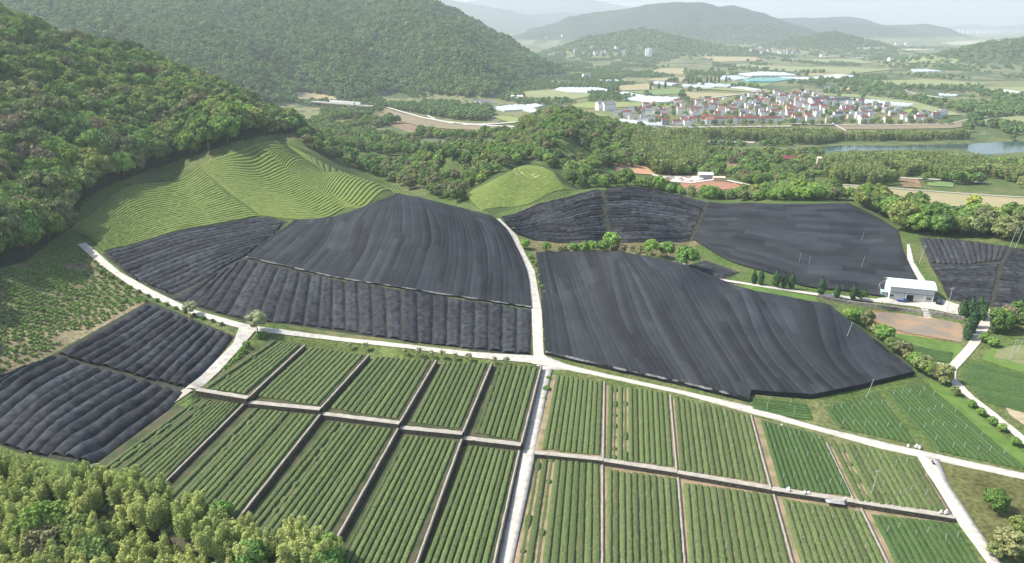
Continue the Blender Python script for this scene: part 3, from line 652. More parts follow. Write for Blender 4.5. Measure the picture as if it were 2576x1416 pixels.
sheet('ground', Loft([(1520, 478), (1526, 545), (1536, 610)], [(1780, 510), (1757, 560), (1735, 608)]), .05, M['gap'])
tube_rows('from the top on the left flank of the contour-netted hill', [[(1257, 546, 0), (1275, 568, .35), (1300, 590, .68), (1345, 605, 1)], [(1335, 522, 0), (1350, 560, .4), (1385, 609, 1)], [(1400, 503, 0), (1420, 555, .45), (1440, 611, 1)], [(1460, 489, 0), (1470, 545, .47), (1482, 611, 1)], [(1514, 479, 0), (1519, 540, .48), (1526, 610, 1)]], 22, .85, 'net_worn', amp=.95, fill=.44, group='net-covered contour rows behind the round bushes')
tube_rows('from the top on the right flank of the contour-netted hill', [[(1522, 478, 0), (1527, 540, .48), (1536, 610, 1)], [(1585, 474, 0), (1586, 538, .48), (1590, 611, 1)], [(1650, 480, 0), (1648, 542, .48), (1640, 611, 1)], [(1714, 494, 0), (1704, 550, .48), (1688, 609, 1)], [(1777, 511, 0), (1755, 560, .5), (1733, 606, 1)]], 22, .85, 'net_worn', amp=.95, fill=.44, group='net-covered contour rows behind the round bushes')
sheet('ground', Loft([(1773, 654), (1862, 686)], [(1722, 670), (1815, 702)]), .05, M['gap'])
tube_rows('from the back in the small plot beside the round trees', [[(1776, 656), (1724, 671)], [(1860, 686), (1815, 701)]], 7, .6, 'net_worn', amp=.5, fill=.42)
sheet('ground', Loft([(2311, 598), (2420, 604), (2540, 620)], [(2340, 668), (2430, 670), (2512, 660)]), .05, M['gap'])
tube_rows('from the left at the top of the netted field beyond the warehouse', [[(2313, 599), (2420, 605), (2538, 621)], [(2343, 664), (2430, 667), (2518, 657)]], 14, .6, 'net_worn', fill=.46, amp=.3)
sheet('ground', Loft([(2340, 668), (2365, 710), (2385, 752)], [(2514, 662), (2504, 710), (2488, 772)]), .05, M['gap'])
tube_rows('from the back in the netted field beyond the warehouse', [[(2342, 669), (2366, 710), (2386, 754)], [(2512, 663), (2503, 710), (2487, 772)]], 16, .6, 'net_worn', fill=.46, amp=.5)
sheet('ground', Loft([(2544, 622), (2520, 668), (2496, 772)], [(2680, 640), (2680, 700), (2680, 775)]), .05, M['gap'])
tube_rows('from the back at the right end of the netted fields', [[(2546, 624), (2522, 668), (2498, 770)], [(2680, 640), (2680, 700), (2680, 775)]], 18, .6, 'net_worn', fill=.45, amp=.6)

# ------------------------------------------------------------------ hill tea rows: far too many and small to count, one object
TV, TF = [], []
def hillrows(stations, n, h=.9, fill=.36, step=1.2, gaps=0):
    lf = Loft(*stations)
    for i in range(n):
        V, F = hedge_mesh(lf, (i+.5)/n, fill/n, 0, 1, h, None, i*3+1, step, gaps=gaps, wob=.16)
        b = sum(len(q) for q in TV); TV.append(V); TF.append(F+b)
hillrows([[(180, 575), (228, 600), (262, 634)], [(200, 540), (250, 570), (400, 596)][:0] or [(330, 470), (370, 530), (410, 594)], [(560, 395), (600, 460), (650, 548)][:0] or [(500, 420), (570, 490), (655, 545)]], 26, 1.0)
hillrows([[(500, 420), (570, 480), (655, 543)], [(585, 385), (660, 460), (800, 553)], [(650, 360), (740, 440), (870, 523)]], 34, .75)
hillrows([[(650, 362), (740, 440), (872, 524)], [(690, 354), (800, 420), (940, 503)], [(702, 353), (850, 428), (1060, 496)]], 50, .55)
hillrows([[(1168, 490), (1185, 505), (1210, 530)], [(1250, 450), (1270, 490), (1280, 522)], [(1320, 418), (1340, 460), (1350, 505)], [(1396, 438), (1420, 470), (1440, 478)]], 30, .7)
V = np.concatenate(TV); F = np.concatenate(TF); c = V.mean(0)
tag(mk('tea_rows', V, F, M['tea_hill'], None, True, c), 'light green tea rows following the contours of the hill slopes', 'tea rows', None, 'stuff')

# ------------------------------------------------------------------ trees
def quads(c, nrm, su, sv, rng):
    """leaf clumps: quads at c facing nrm with half sizes su, sv"""
    n = len(c); nrm = nrm/np.linalg.norm(nrm, axis=1)[:, None]
    a = np.cross(nrm, rng.normal(size=(n, 3))); a /= np.linalg.norm(a, axis=1)[:, None]; b = np.cross(nrm, a)
    su = np.broadcast_to(su, n)[:, None]; sv = np.broadcast_to(sv, n)[:, None]
    V = np.stack([c-a*su-b*sv*.3, c+b*sv*-.9, c+a*su+b*sv*.2, c+b*sv], 1).reshape(-1, 3)
    return V, np.arange(n*4).reshape(-1, 4)
OCT = np.array([(1, 0, 0), (0, 1, 0), (-1, 0, 0), (0, -1, 0), (0, 0, 1), (0, 0, -1), (.7, .7, .0)])
def blobs(cs, rs, seg=7, ring=4):
    """low solid lumps inside the crown; quad faces"""
    V, F = [], []; b = 0
    for c, r in zip(cs, rs):
        vs = []
        for i in range(ring+1):
            th = math.pi*(.04+.92*i/ring)
            for k in range(seg):
                ph = 2*math.pi*k/seg; vs.append((c[0]+r[0]*math.sin(th)*math.cos(ph), c[1]+r[1]*math.sin(th)*math.sin(ph), c[2]+r[2]*math.cos(th)))
        V += vs
        for i in range(ring):
            for k in range(seg): F.append((b+i*seg+k, b+(i+1)*seg+k, b+(i+1)*seg+(k+1) % seg, b+i*seg+(k+1) % seg))
        b += len(vs)
    return np.array(V), np.array(F)
def crown_broad(seed, R_=4.6, Ht=10.5, base=2.2, lumps=16, leaves=900, ls=.55, rag=.3):
    r = np.random.default_rng(seed); cs, rs = [], []
    cz = (Ht+base)/2; hz = (Ht-base)/2
    for i in range(lumps):
        z = 1-2*(i+.5)/lumps*.86; ph = i*2.4+r.random(); q = math.sqrt(max(0, 1-z*z)); k = .62+.16*r.random()
        cs.append((q*math.cos(ph)*R_*k, q*math.sin(ph)*R_*k, cz+z*hz*k)); s = R_*(.36+.16*r.random()); rs.append((s, s*(.8+.3*r.random()), s*.78))
    cs = np.array(cs); rs = np.array(rs); lt = 1+.34*(r.random(lumps)-.5)
    k = r.integers(0, lumps, leaves); d = r.normal(size=(leaves, 3)); d /= np.linalg.norm(d, axis=1)[:, None]
    out = cs[k]-np.array([0, 0, cz-.1*Ht]); out /= np.linalg.norm(out, axis=1)[:, None]+1e-6
    d = d+out*.75+np.array([0, 0, .35]); d /= np.linalg.norm(d, axis=1)[:, None]
    c = cs[k]+d*rs[k]*(.86+rag*r.random((leaves, 1))); nr = d+r.normal(size=(leaves, 3))*.55
    s = ls*(.6+.8*r.random(leaves))
    V, F = quads(c, nr, s, s*.8, r); T = lt[k]*(.78+.44*r.random(leaves))
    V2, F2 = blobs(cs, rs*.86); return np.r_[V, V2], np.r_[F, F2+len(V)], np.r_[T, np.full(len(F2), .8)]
def crown_bamboo(seed, Ht=11, R_=3.6, plumes=11, leaves=900, ls=.5):
    r = np.random.default_rng(seed); Vs, Fs, Ts = [], [], []; b = 0; C_, S_ = [], []
    for p in range(plumes):
        a = r.random()*6.28; q = R_*math.sqrt(r.random())*.8; h = Ht*(.72+.3*r.random()); top = np.array([math.cos(a)*q*1.25, math.sin(a)*q*1.25, h]); bot = np.array([math.cos(a)*q*.55, math.sin(a)*q*.55, Ht*.12])
        n = leaves//plumes; t = r.random(n)**.7; w_ = (1.25*np.sin(np.clip(t, .05, 1)*math.pi*.86+.15)+.2)[:, None]
        d = r.normal(size=(n, 3)); d /= np.linalg.norm(d, axis=1)[:, None]; d[:, 2] *= .9
        c = bot+(top-bot)*t[:, None]+d*w_*(.7+.5*r.random((n, 1)))
        V, F = quads(c, d+np.array([0, 0, .4])+r.normal(size=(n, 3))*.5, ls*.42, ls*(.9+.8*r.random(n)), r)
        Vs.append(V); Fs.append(F+b); b += len(V); Ts.append((.82+.3*r.random())*(.72+.56*r.random(n)))
        for tt in (.35, .62): C_.append(bot+(top-bot)*tt); S_.append((.7, .7, h*.17))
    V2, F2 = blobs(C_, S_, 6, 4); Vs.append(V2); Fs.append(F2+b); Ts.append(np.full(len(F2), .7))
    return np.concatenate(Vs), np.concatenate(Fs), np.concatenate(Ts)
def crown_cypress(seed, Ht=8.5, R_=1.55, leaves=620, ls=.34):
    r = np.random.default_rng(seed); t = r.random(leaves)**.8; ph = r.random(leaves)*6.283
    prof = np.sin(np.clip(t*1.02+.12, 0, 1)*math.pi)**.62*(1-.35*t); rad = R_*prof*(.86+.3*r.random(leaves))*(1+.12*np.sin(ph*3+seed+t*6))
    c = np.stack([np.cos(ph)*rad, np.sin(ph)*rad, .7+t*(Ht-.7)], -1); nr = np.stack([np.cos(ph), np.sin(ph), .5+0*t], -1)+r.normal(size=(leaves, 3))*.5
    V, F = quads(c, nr, ls*.7, ls*1.3, r); n = 6
    C_ = [(0, 0, .9+(Ht-2)*(i+.5)/n) for i in range(n)]; S_ = [(R_*.86*math.sin((.14+.8*(i+.5)/n)*math.pi)**.62*(1-.35*(i+.5)/n),)*2+(Ht/n*.75,) for i in range(n)]
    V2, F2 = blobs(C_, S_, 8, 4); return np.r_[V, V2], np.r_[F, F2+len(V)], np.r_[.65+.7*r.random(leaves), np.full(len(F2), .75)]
def trunk_mesh(Ht, r0, seed, limbs=3, n0=.75):
    r = random.Random(seed); m = MB(); top = Vector((r.uniform(-.3, .3), r.uniform(-.3, .3), Ht*n0)); mid = top*.5+Vector((.1, .1, 0))
    m.tube((0, 0, -.6), mid, r0, r0*.7); m.tube(mid, top, r0*.7, r0*.25)
    for i in range(limbs):
        a = i*2.2+r.random(); s = mid+(top-mid)*(.1+.5*r.random()); m.tube(s, s+Vector((math.cos(a)*Ht*.22, math.sin(a)*Ht*.22, Ht*.2)), r0*.4, r0*.12, 5)
    return m
M['bark'] = mat('bark', (.10, .08, .06), .95, (.19, .16, .12), 2, 4)
FOREST = [(.040, .068, .020), (.060, .098, .024), (.034, .058, .022), (.082, .120, .026), (.052, .090, .028), (.100, .112, .034), (.046, .076, .024), (.082, .078, .042), (.066, .108, .030)]
M['leaf'] = leafmat('forest_foliage', FOREST, .22)
M['leaf_far'] = leafmat('mountain_foliage', [(.040, .066, .026), (.054, .086, .028), (.068, .104, .034), (.046, .076, .027), (.080, .114, .040)], .2)
M['leaf_bright'] = leafmat('bright_foliage', [(.085, .135, .034), (.066, .115, .030), (.10, .155, .036)], .25)
M['leaf_olive'] = leafmat('olive_foliage', [(.105, .112, .045), (.085, .105, .040), (.12, .118, .055)], .22)
M['leaf_yellow'] = leafmat('yellow_foliage', [(.19, .20, .045), (.15, .19, .04)], .28)
M['leaf_dark'] = leafmat('dark_conifer_foliage', [(.020, .040, .019), (.027, .050, .021)], .12)
M['leaf_bamboo'] = leafmat('bamboo_foliage', [(.158, .178, .060), (.136, .160, .054), (.176, .190, .068), (.120, .146, .050)], .30)
M['leaf_grove'] = leafmat('grove_foliage', [(.082, .102, .034), (.064, .086, .030), (.098, .110, .038), (.055, .080, .030)], .28)
M['leaf_brown'] = leafmat('brownish_foliage', [(.088, .074, .050), (.075, .080, .040)], .2)
M['leaf_grey'] = leafmat('sparse_grey_foliage', [(.135, .145, .080)], .25)
def mesh_of(name, vft, m):
    V, F, T = vft; o = mk(name, V, F, m, None, False, None, T); me = o.data; bpy.data.objects.remove(o); return me
def trunk_me(*a, **k):
    o = trunk_mesh(*a, **k).build('trunk', M['bark']); me = o.data; bpy.data.objects.remove(o); return me
CR = {}; TR = {}
def kind(k, crowns, matn, trunk):
    CR[k] = [mesh_of('crown', c, M[matn]) for c in crowns]; TR[k] = trunk
TR0 = trunk_me(10, .28, 1); TRT = trunk_me(8, .12, 4, 2, .9); TRC = trunk_me(6, .16, 3, 0, .5); TRS = trunk_me(2.6, .07, 5, 2, .9)
kind('broad', [crown_broad(i, 4.4+.5*(i % 3), 10+i % 3, lumps=14+i % 4) for i in range(6)], 'leaf', TR0)
kind('bright', [crown_broad(20+i, 4.6, 9.5, 1.6, 15, 950) for i in range(3)], 'leaf_bright', TR0)
kind('olive', [crown_broad(30+i, 4.2, 9.5, 1.6, 13, 850) for i in range(2)], 'leaf_olive', TR0)
kind('brown', [crown_broad(34+i, 4.2, 9, 2, 13, 750, rag=.5) for i in range(2)], 'leaf_brown', TR0)
kind('yellow', [crown_broad(36, 4.4, 10.5, 2.4, 14, 900)], 'leaf_yellow', TR0)
kind('bamboo', [crown_bamboo(40+i, 11+i % 2, 3.4+.3*(i % 3), leaves=2600, ls=.36) for i in range(5)], 'leaf_bamboo', TRT)
kind('cypress', [crown_cypress(50+i) for i in range(3)], 'leaf_dark', TRC)
kind('grey', [crown_broad(60, 4.6, 10.5, 3.2, 15, 520, .34, .5)], 'leaf_grey', TR0)
kind('shrub', [crown_broad(70+i, 1.5, 2.4, .1, 9, 320, .28) for i in range(3)], 'leaf_bright', TRS)
kind('shrub_dark', [crown_broad(74+i, 1.5, 2.2, .1, 9, 300, .28) for i in range(2)], 'leaf', TRS)
kind('sapling', [crown_broad(78+i, .95, 2.7, 1.0, 7, 160, .2, .5) for i in range(2)], 'leaf_grey', TRS)
LOD = {'broad': [crown_broad(80+i, 4.8, 10, 1, 9, 150, 1.15) for i in range(4)], 'bamboo': [crown_bamboo(90+i, 10, 3.4, 8, 200, 1.0) for i in range(2)]}
for k, m_ in (('broad', 'leaf_far'), ('bamboo', 'leaf_grove'), ('near', 'leaf')):
    LOD[k+'_me'] = [mesh_of('crown', c, M[m_]) for c in LOD['broad' if k == 'near' else k]]
KIND = {'broad': ('broadleaf_tree', 'broadleaf tree'), 'bright': ('broadleaf_tree', 'broadleaf tree'), 'olive': ('broadleaf_tree', 'broadleaf tree'), 'brown': ('broadleaf_tree', 'broadleaf tree'), 'yellow': ('broadleaf_tree', 'broadleaf tree'),
        'bamboo': ('bamboo_clump', 'bamboo'), 'cypress': ('cypress_tree', 'cypress'), 'grey': ('broadleaf_tree', 'broadleaf tree'), 'shrub': ('shrub', 'shrub'), 'shrub_dark': ('shrub', 'shrub'), 'sapling': ('young_tree', 'young tree')}
CNT = {}
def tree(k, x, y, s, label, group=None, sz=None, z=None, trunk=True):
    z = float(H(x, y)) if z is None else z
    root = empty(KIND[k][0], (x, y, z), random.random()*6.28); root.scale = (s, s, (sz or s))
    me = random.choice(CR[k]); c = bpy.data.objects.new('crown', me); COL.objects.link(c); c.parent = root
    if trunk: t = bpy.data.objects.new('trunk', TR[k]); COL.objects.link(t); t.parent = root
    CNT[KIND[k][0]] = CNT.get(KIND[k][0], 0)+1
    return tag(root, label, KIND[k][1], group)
def treep(k, px, py, s, label, group=None, sz=None):
    x, y = ground(px, py); return tree(k, x, y, s, label, group, sz)

def hidden_by(x, y, z):                 # metres by which the ground hides the point, seen from the camera
    fu = (x/y+UMAX)/(2*UMAX)*(NU-1); j = (np.log(y)-lvs[0])/(lvs[-1]-lvs[0])*(NV-1)
    i = np.clip(fu.astype(int), 0, NU-1); j = np.clip(j.astype(int)-1, 0, NV-1)
    return (HC-z)-TDm[j, i]*y           # >0 : below the sight line
def scatter(poly, spacing, seed, ymin=100, ymax=3000, excl=(), cond=None, hide=9):
    rng = np.random.default_rng(seed); xs = [q[0] for q in poly]
    ws = []
    for k in range(len(poly)):
        a, b = poly[k], poly[(k+1) % len(poly)]
        for f in (0, .25, .5, .75): ws.append(ground(a[0]+(b[0]-a[0])*f, min(1500, max(-30, a[1]+(b[1]-a[1])*f))))
    ws = np.array(ws); x0, y0 = ws.min(0)-20; x1, y1 = ws.max(0)+20; y0 = max(y0, ymin); y1 = min(y1, ymax)
    gx, gy = np.meshgrid(np.arange(x0, x1, spacing), np.arange(y0, y1, spacing))
    gx = (gx+rng.uniform(-.42, .42, gx.shape)*spacing).ravel(); gy = (gy+rng.uniform(-.42, .42, gy.shape)*spacing).ravel()
    m = np.abs(gx/gy) < UMAX-.02; gx, gy = gx[m], gy[m]
    z = H(gx, gy); px, py = proj(gx, gy, z)
    m = inpoly(poly, px, py) & (hidden_by(gx, gy, z) < hide)
    for e in excl: m &= ~inpoly(e, px, py)
    if cond is not None: m &= cond(gx, gy, z, px, py)
    return np.stack([gx[m], gy[m], z[m]], -1)

def instancer(name, pts, scl, meshes, label, seed=1):
    """one 'stuff' object: its own crowns placed on points (geometry nodes)"""
    n = len(pts); rng = np.random.default_rng(seed)
    me = bpy.data.meshes.new(name); me.vertices.add(n); me.vertices.foreach_set('co', np.asarray(pts, np.float32).ravel())
    for nm, val in (('scl', scl), ('rot', rng.random(n)*6.283)):
        a = me.attributes.new(nm, 'FLOAT', 'POINT'); a.data.foreach_set('value', np.asarray(val, np.float32))
    a = me.attributes.new('pick', 'INT', 'POINT'); a.data.foreach_set('value', rng.integers(0, len(meshes), n).astype(np.int32)); me.update()
    o = bpy.data.objects.new(name, me); COL.objects.link(o)
    g = bpy.data.node_groups.new(name, 'GeometryNodeTree'); g.interface.new_socket('Geometry', in_out='INPUT', socket_type='NodeSocketGeometry'); g.interface.new_socket('Geometry', in_out='OUTPUT', socket_type='NodeSocketGeometry')
    N = g.nodes; L = g.links; gi = N.new('NodeGroupInput'); go = N.new('NodeGroupOutput'); j = N.new('GeometryNodeJoinGeometry')
    for q, m_ in enumerate(meshes):
        src = bpy.data.objects.new('crown_source', m_); oi = N.new('GeometryNodeObjectInfo'); oi.inputs['Object'].default_value = src; oi.inputs['As Instance'].default_value = True
        L.new(oi.outputs['Geometry'], j.inputs[0])
    ip = N.new('GeometryNodeInstanceOnPoints'); ip.inputs['Pick Instance'].default_value = True
    def attr(nm, ty='FLOAT'):
        a = N.new('GeometryNodeInputNamedAttribute'); a.data_type = ty; a.inputs['Name'].default_value = nm; return a.outputs['Attribute']
    cx = N.new('ShaderNodeCombineXYZ'); L.new(attr('rot'), cx.inputs[2]); L.new(cx.outputs[0], ip.inputs['Rotation'])
    cs = N.new('ShaderNodeCombineXYZ'); sa = attr('scl'); [L.new(sa, cs.inputs[q]) for q in range(3)]; L.new(cs.outputs[0], ip.inputs['Scale'])
    L.new(attr('pick', 'INT'), ip.inputs['Instance Index']); L.new(gi.outputs[0], ip.inputs['Points']); L.new(j.outputs[0], ip.inputs['Instance']); L.new(ip.outputs[0], go.inputs[0])
    md = o.modifiers.new('scatter', 'NODES'); md.node_group = g
    return tag(o, label, 'trees', None, 'stuff')

# --- the wooded slope on the left
LEFTF = [(-420, -200), (-100, -60), (100, 30), (230, 70), (350, 118), (500, 165), (620, 232), (770, 315), (742, 335), (684, 338), (640, 348), (590, 358), (490, 392), (390, 422), (285, 462), (212, 505), (178, 570), (120, 620), (40, 650), (-60, 676), (-130, 900), (-420, 960)]
cand = []
P1 = scatter(LEFTF, 8.0, 3, 180, 900, hide=10)
for x, y, z in P1: cand.append((x, y, z, 'L'))
VALLEY = [(745, 335), (830, 278), (960, 290), (1060, 335), (1180, 345), (1290, 335), (1335, 300), (1400, 278), (1470, 290), (1560, 318), (1640, 335), (1640, 425), (1540, 420), (1480, 452), (1440, 468), (1400, 425), (1320, 405), (1245, 440), (1165, 488), (1180, 522), (1120, 500), (1060, 488), (940, 440), (850, 408), (760, 365)]
ORCH = [(1370, 390), (1425, 345), (1500, 400), (1480, 430)]
LIGHTG = [(1010, 350), (1260, 352), (1240, 385), (1050, 375)]
P2 = scatter(VALLEY, 8.6, 5, 330, 1100, excl=[LIGHTG, ORCH], hide=10, cond=lambda x, y, z, px, py: (vnoise(x/45, y/45, 8) > .34) | (px > 1260))
for x, y, z in P2: cand.append((x, y, z, 'V'))
BELT = [(2128, 500), (2160, 508), (2230, 530), (2300, 552), (2400, 560), (2540, 572), (2700, 580), (2700, 618), (2540, 610), (2420, 596), (2330, 592), (2296, 602), (2268, 582), (2258, 570), (2208, 540)]
P3 = scatter(BELT, 7.2, 6, 300, 520, hide=10)
for x, y, z in P3: cand.append((x, y, z, 'B'))
RC = [(2495, 790), (2700, 800), (2700, 870), (2560, 860), (2500, 835)]
BACK = [(1440, 470), (1520, 462), (1640, 462), (1700, 480), (1770, 492), (1880, 487), (2000, 470), (2090, 478), (2125, 505), (2000, 506), (1790, 504), (1700, 488), (1600, 468), (1500, 475)]
P4 = scatter(BACK, 6.6, 7, 360, 520, hide=9)
for x, y, z in P4: cand.append((x, y, z, 'K'))
P5 = scatter(RC, 8, 8, 200, 300, hide=9)
for x, y, z in P5: cand.append((x, y, z, 'R'))
cand.sort(key=lambda c: c[1])
FARPTS = []; nb = 0; used_groups = {}
LAB = {'L': 'in the forest on the steep left hillside', 'V': 'in the wooded valley behind the tea hill', 'B': 'in the tree belt behind the far right nets', 'K': 'in the tree row behind the netted hills', 'R': 'beside the lane at the right edge'}
ROWN = {'L': [(360, 'lowest'), (420, 'lower middle'), (480, 'middle'), (9999, 'upper')]}
COLN = {'broad': 'leafy green', 'bright': 'bright green', 'olive': 'olive green', 'brown': 'brownish', 'yellow': 'yellow green', 'bamboo': 'feathery pale green'}
for x, y, z, zone in cand:
    px, py = proj(x, y, z+6); inframe = -30 < px < 2610 and -40 < py < 1440
    r = random.random(); nzv = float(vnoise(x/28, y/28, 61))
    up = zone == 'L' and px > 330 and py < 330
    k = 'olive' if nzv > .78 or (up and r < .45) else 'brown' if (nzv < .17 and r < .6) else 'bright' if r < .22 else 'broad'
    if zone == 'K': k = 'bright' if r < .4 else 'broad' if r < .8 else 'olive'
    s = (1.0+.45*random.random())*(1.0 if zone != 'K' else .62)*(.72 if zone == 'V' else 1)*(.88 if zone == 'B' else 1)
    if zone == 'L': s *= 1.12
    if zone == 'R': s *= .55
    lim = 250
    if inframe and nb < lim:
        nb += 1; where = LAB[zone]
        if zone == 'L':
            where = 'at the foot of the forest on the left hillside' if y < 370 else ('low in the forest above the light green tea slope' if px > 200 else 'low in the forest at the left edge')
        tree(k, x, y, s, f"{COLN[k]} tree crown {where}", 'trees of the wooded slopes', s*(.9+.3*random.random()))
    else: FARPTS.append((x, y, z-.5, s, k))

# --- bamboo thicket at the lower left, close to the camera
NEARB = [(-260, 1190), (0, 1196), (210, 1228), (300, 1280), (440, 1328), (545, 1352), (640, 1392), (740, 1418), (850, 1432), (870, 1700), (-260, 1700)]
ws = [ground(px, py) for px, py in NEARB]
bb = scatter(NEARB, 4.4, 12, 100, 260, hide=12)
bb = sorted(bb.tolist(), key=lambda q: -q[1])
nbam = 0
for x, y, z in bb:
    px, py = proj(x, y, z+8); fr = -60 < px < 2610 and py < 1500
    if not fr or nbam > 262: continue
    nbam += 1; r = random.random()
    if r < .90: tree('bamboo', x, y, .64+.26*random.random(), f"feathery yellow-green bamboo crown in the thicket at the lower left {'beside the terraces' if px > 420 else 'below the netted field'}", 'bamboo crowns at the lower left', .62+.25*random.random(), z=slab_z(x, y)-1.2)
    elif px < 330: tree('broad', x, y, .62+.25*random.random(), 'dark green tree among the bamboo at the lower left', 'trees of the lower-left thicket', z=slab_z(x, y)-.8)
    else: tree('bright', x, y, .55+.2*random.random(), 'small bright green tree among the bamboo at the lower left', 'trees of the lower-left thicket', z=slab_z(x, y)-.8)

for i in range(34):
    px = 470+i*11+random.uniform(-8, 8); py = 1385+(px-470)*.14+random.uniform(0, 70); x, y = map(float, atz(px, py, 3.0)); z = slab_z(x, y)
    tree('bamboo', x, y, .6+.25*random.random(), 'feathery yellow-green bamboo crown in the thicket at the lower left beside the terraces', 'bamboo crowns at the lower left', .6+.2*random.random(), z=z-1.2)
# --- single trees the photo shows clearly
treep('grey', 649, 837, .80, 'sparse grey-green tree standing alone at the road fork left of the terraces')
treep('grey', 480, 795, .55, 'small thin tree beside the curved road left of the road fork')
for i, (px, py, s) in enumerate([(1321, 625, .50), (1375, 632, .52), (1443, 634, .50), (1468, 634, .56), (1492, 634, .6), (1517, 633, .62), (1538, 628, .92), (1638, 640, .78), (1676, 645, .80), (1727, 672, 1.05)]):
    treep('bright', px, py, s, f"{nth(i)} round bright green tree from the left in the row between the netted hills", 'round trees between the nets')
for i, (px, py) in enumerate([(1408, 632), (1420, 630)]): treep('olive', px, py, .3, f"{['left', 'right'][i]} one of two small olive bushes beside the netted hill foot")
for i, (px, py, s) in enumerate([(1565, 638, .42), (1590, 632, .34), (1612, 634, .36), (1605, 645, .3), (1630, 650, .32), (1655, 655, .3)]): treep('olive' if i else 'brown', px, py, s, f"{nth(i)} low olive bush from the left in the scrub between the netted hills", 'low scrub between the nets')
for i, (px, py) in enumerate([(1895, 715), (1912, 718), (1951, 722), (1971, 725), (1990, 727), (2064, 743), (2104, 750), (2144, 755)]):
    treep('cypress', px, py, .86+.1*(i % 3), f"{nth(i)} dark cypress from the left along the lane to the warehouse", 'cypresses along the warehouse lane')
treep('broad', 2166, 756, .46, 'small round dark tree at the end of the cypress row by the warehouse')
for i, (px, py) in enumerate([(2418, 795), (2438, 797), (2458, 800), (2470, 806), (2448, 825), (2440, 838), (2431, 855), (2436, 848)]):
    treep('cypress', px, py, .98+.12*(i % 3), f"{nth(i)} dark cypress from the back in the group beside the right lane", 'cypresses beside the right lane')
treep('yellow', 2518, 826, .75, 'round yellow-green tree right of the cypress lane')
treep('cypress', 2500, 838, 1.0, 'dark cypress leaning on the yellow-green tree right of the lane')
treep('yellow', 2445, 528, .92, 'tall yellow tree standing out above the right tree belt')
treep('broad', 2474, 862, .36, 'small dark tree on the right verge of the cypress lane'); treep('bright', 2496, 872, .4, 'pale bush right of the cypress lane bend')
HEDG = [(2128, 796), (2150, 803), (2168, 815), (2185, 828), (2200, 842), (2216, 852), (2232, 868), (2246, 880), (2262, 893), (2278, 905), (2296, 916), (2312, 930), (2330, 940), (2348, 948), (2366, 953)]
for i, (px, py) in enumerate(HEDG):
    k = ['bright', 'olive', 'broad', 'brown', 'olive'][i % 5] if i > 1 else 'bright'
    treep(k, px+6, py+6, .44+.12*(i % 3), f"{nth(i)} bushy tree from the top in the line below the big net edge", 'bushy trees along the net edge')
for i, (px, py) in enumerate([(2376, 968), (2404, 993), (2446, 1024), (2470, 1045), (2498, 1068), (2522, 1084), (2556, 1120)]):
    treep('olive' if i < 2 else 'bright', px-4, py, .34 if i < 2 else .27, f"{nth(i)} little tree from the top on the grass beside the curved lane", 'little trees beside the curved lane')
for i, (px, py, s) in enumerate([(2498, 1285, .5), (2530, 1395, .72), (2562, 1345, .45), (2500, 1400, .4), (2570, 1400, .6), (2595, 1300, .5)]):
    treep('olive' if i % 2 else 'broad', px, py, s, f"{nth(i)} dark bush from the left on the rough slope at the lower right corner", 'bushes at the lower right')
for i, px in enumerate([883, 920, 1019, 1053, 1085, 1113, 1145, 1179, 1243, 1273]):
    treep('sapling', px, 868+(px-862)*.103+8, 1.0+.2*(i % 2), f"{nth(i)} young staked tree from the left along the upper field road", 'young trees along the upper road')
# verge bushes right of the centre road and elsewhere
VG = [(1333, 650), (1338, 660), (1344, 668), (1350, 690), (1355, 700), (1358, 715), (1362, 728), (1366, 742), (1368, 790), (1372, 822), (1372, 835), (1370, 860), (1312, 612), (1290, 578), (1378, 955), (1372, 985), (1366, 1012), (1363, 1040), (1360, 1060), (1357, 1085), (1354, 1108)]
for i, (px, py) in enumerate(VG): treep('shrub', px+2, py, .55+.3*random.random(), f"{nth(i)} green bush from the top on the right verge of the centre road", 'bushes on the centre road verge')
VG2 = [(608, 872), (600, 885), (592, 898), (583, 910), (640, 850), (655, 848), (575, 922), (565, 932)]
for i, (px, py) in enumerate(VG2): treep('shrub', px+12, py, .7+.3*random.random(), f"{nth(i)} green bush on the bank between the road fork and first terrace", 'bushes by the road fork')
for i in range(14):
    f = i/13; px = 262+f*300; py = 680+f*128+10*math.sin(f*3)+6; treep('shrub_dark', px-4, py+3, .5+.3*random.random(), f"{nth(i)} low dark bush from the left along the outer verge of the curved road", 'verge bushes of the curved road')

# ------------------------------------------------------------------ posts in the tea fields
pm = MB(); pm.box((0, 0, 1.05), (.11, .11, 2.3)); _p = pm.build('field_post', M['post']); pme = _p.data; bpy.data.objects.remove(_p)
POSTS.sort(key=lambda q: q[1])
vis = []
for x, y, z, d in POSTS:
    px, py = proj(x, y, z)
    if -5 < px < 2580 and py < 1420 and not (px < 900 and py > 1000+(px)*.42): vis.append((x, y, z, d))
fld = lambda d: d.split(' in the ')[-1] if ' in the ' in d else d.replace('from the left ', '')
npost = min(280, len(vis)); vis = vis[:npost] if len(vis) <= 300 else [vis[int(i*len(vis)/280)] for i in range(280)]
for x, y, z, d in vis:
    o = bpy.data.objects.new('field_post', pme); COL.objects.link(o); o.location = (x, y, z); o.rotation_euler = (random.gauss(0, .05), random.gauss(0, .05)+.03, 0)
    tag(o, f"slim pale post in the {fld(d)}", 'post', f"posts in the {fld(d)}")

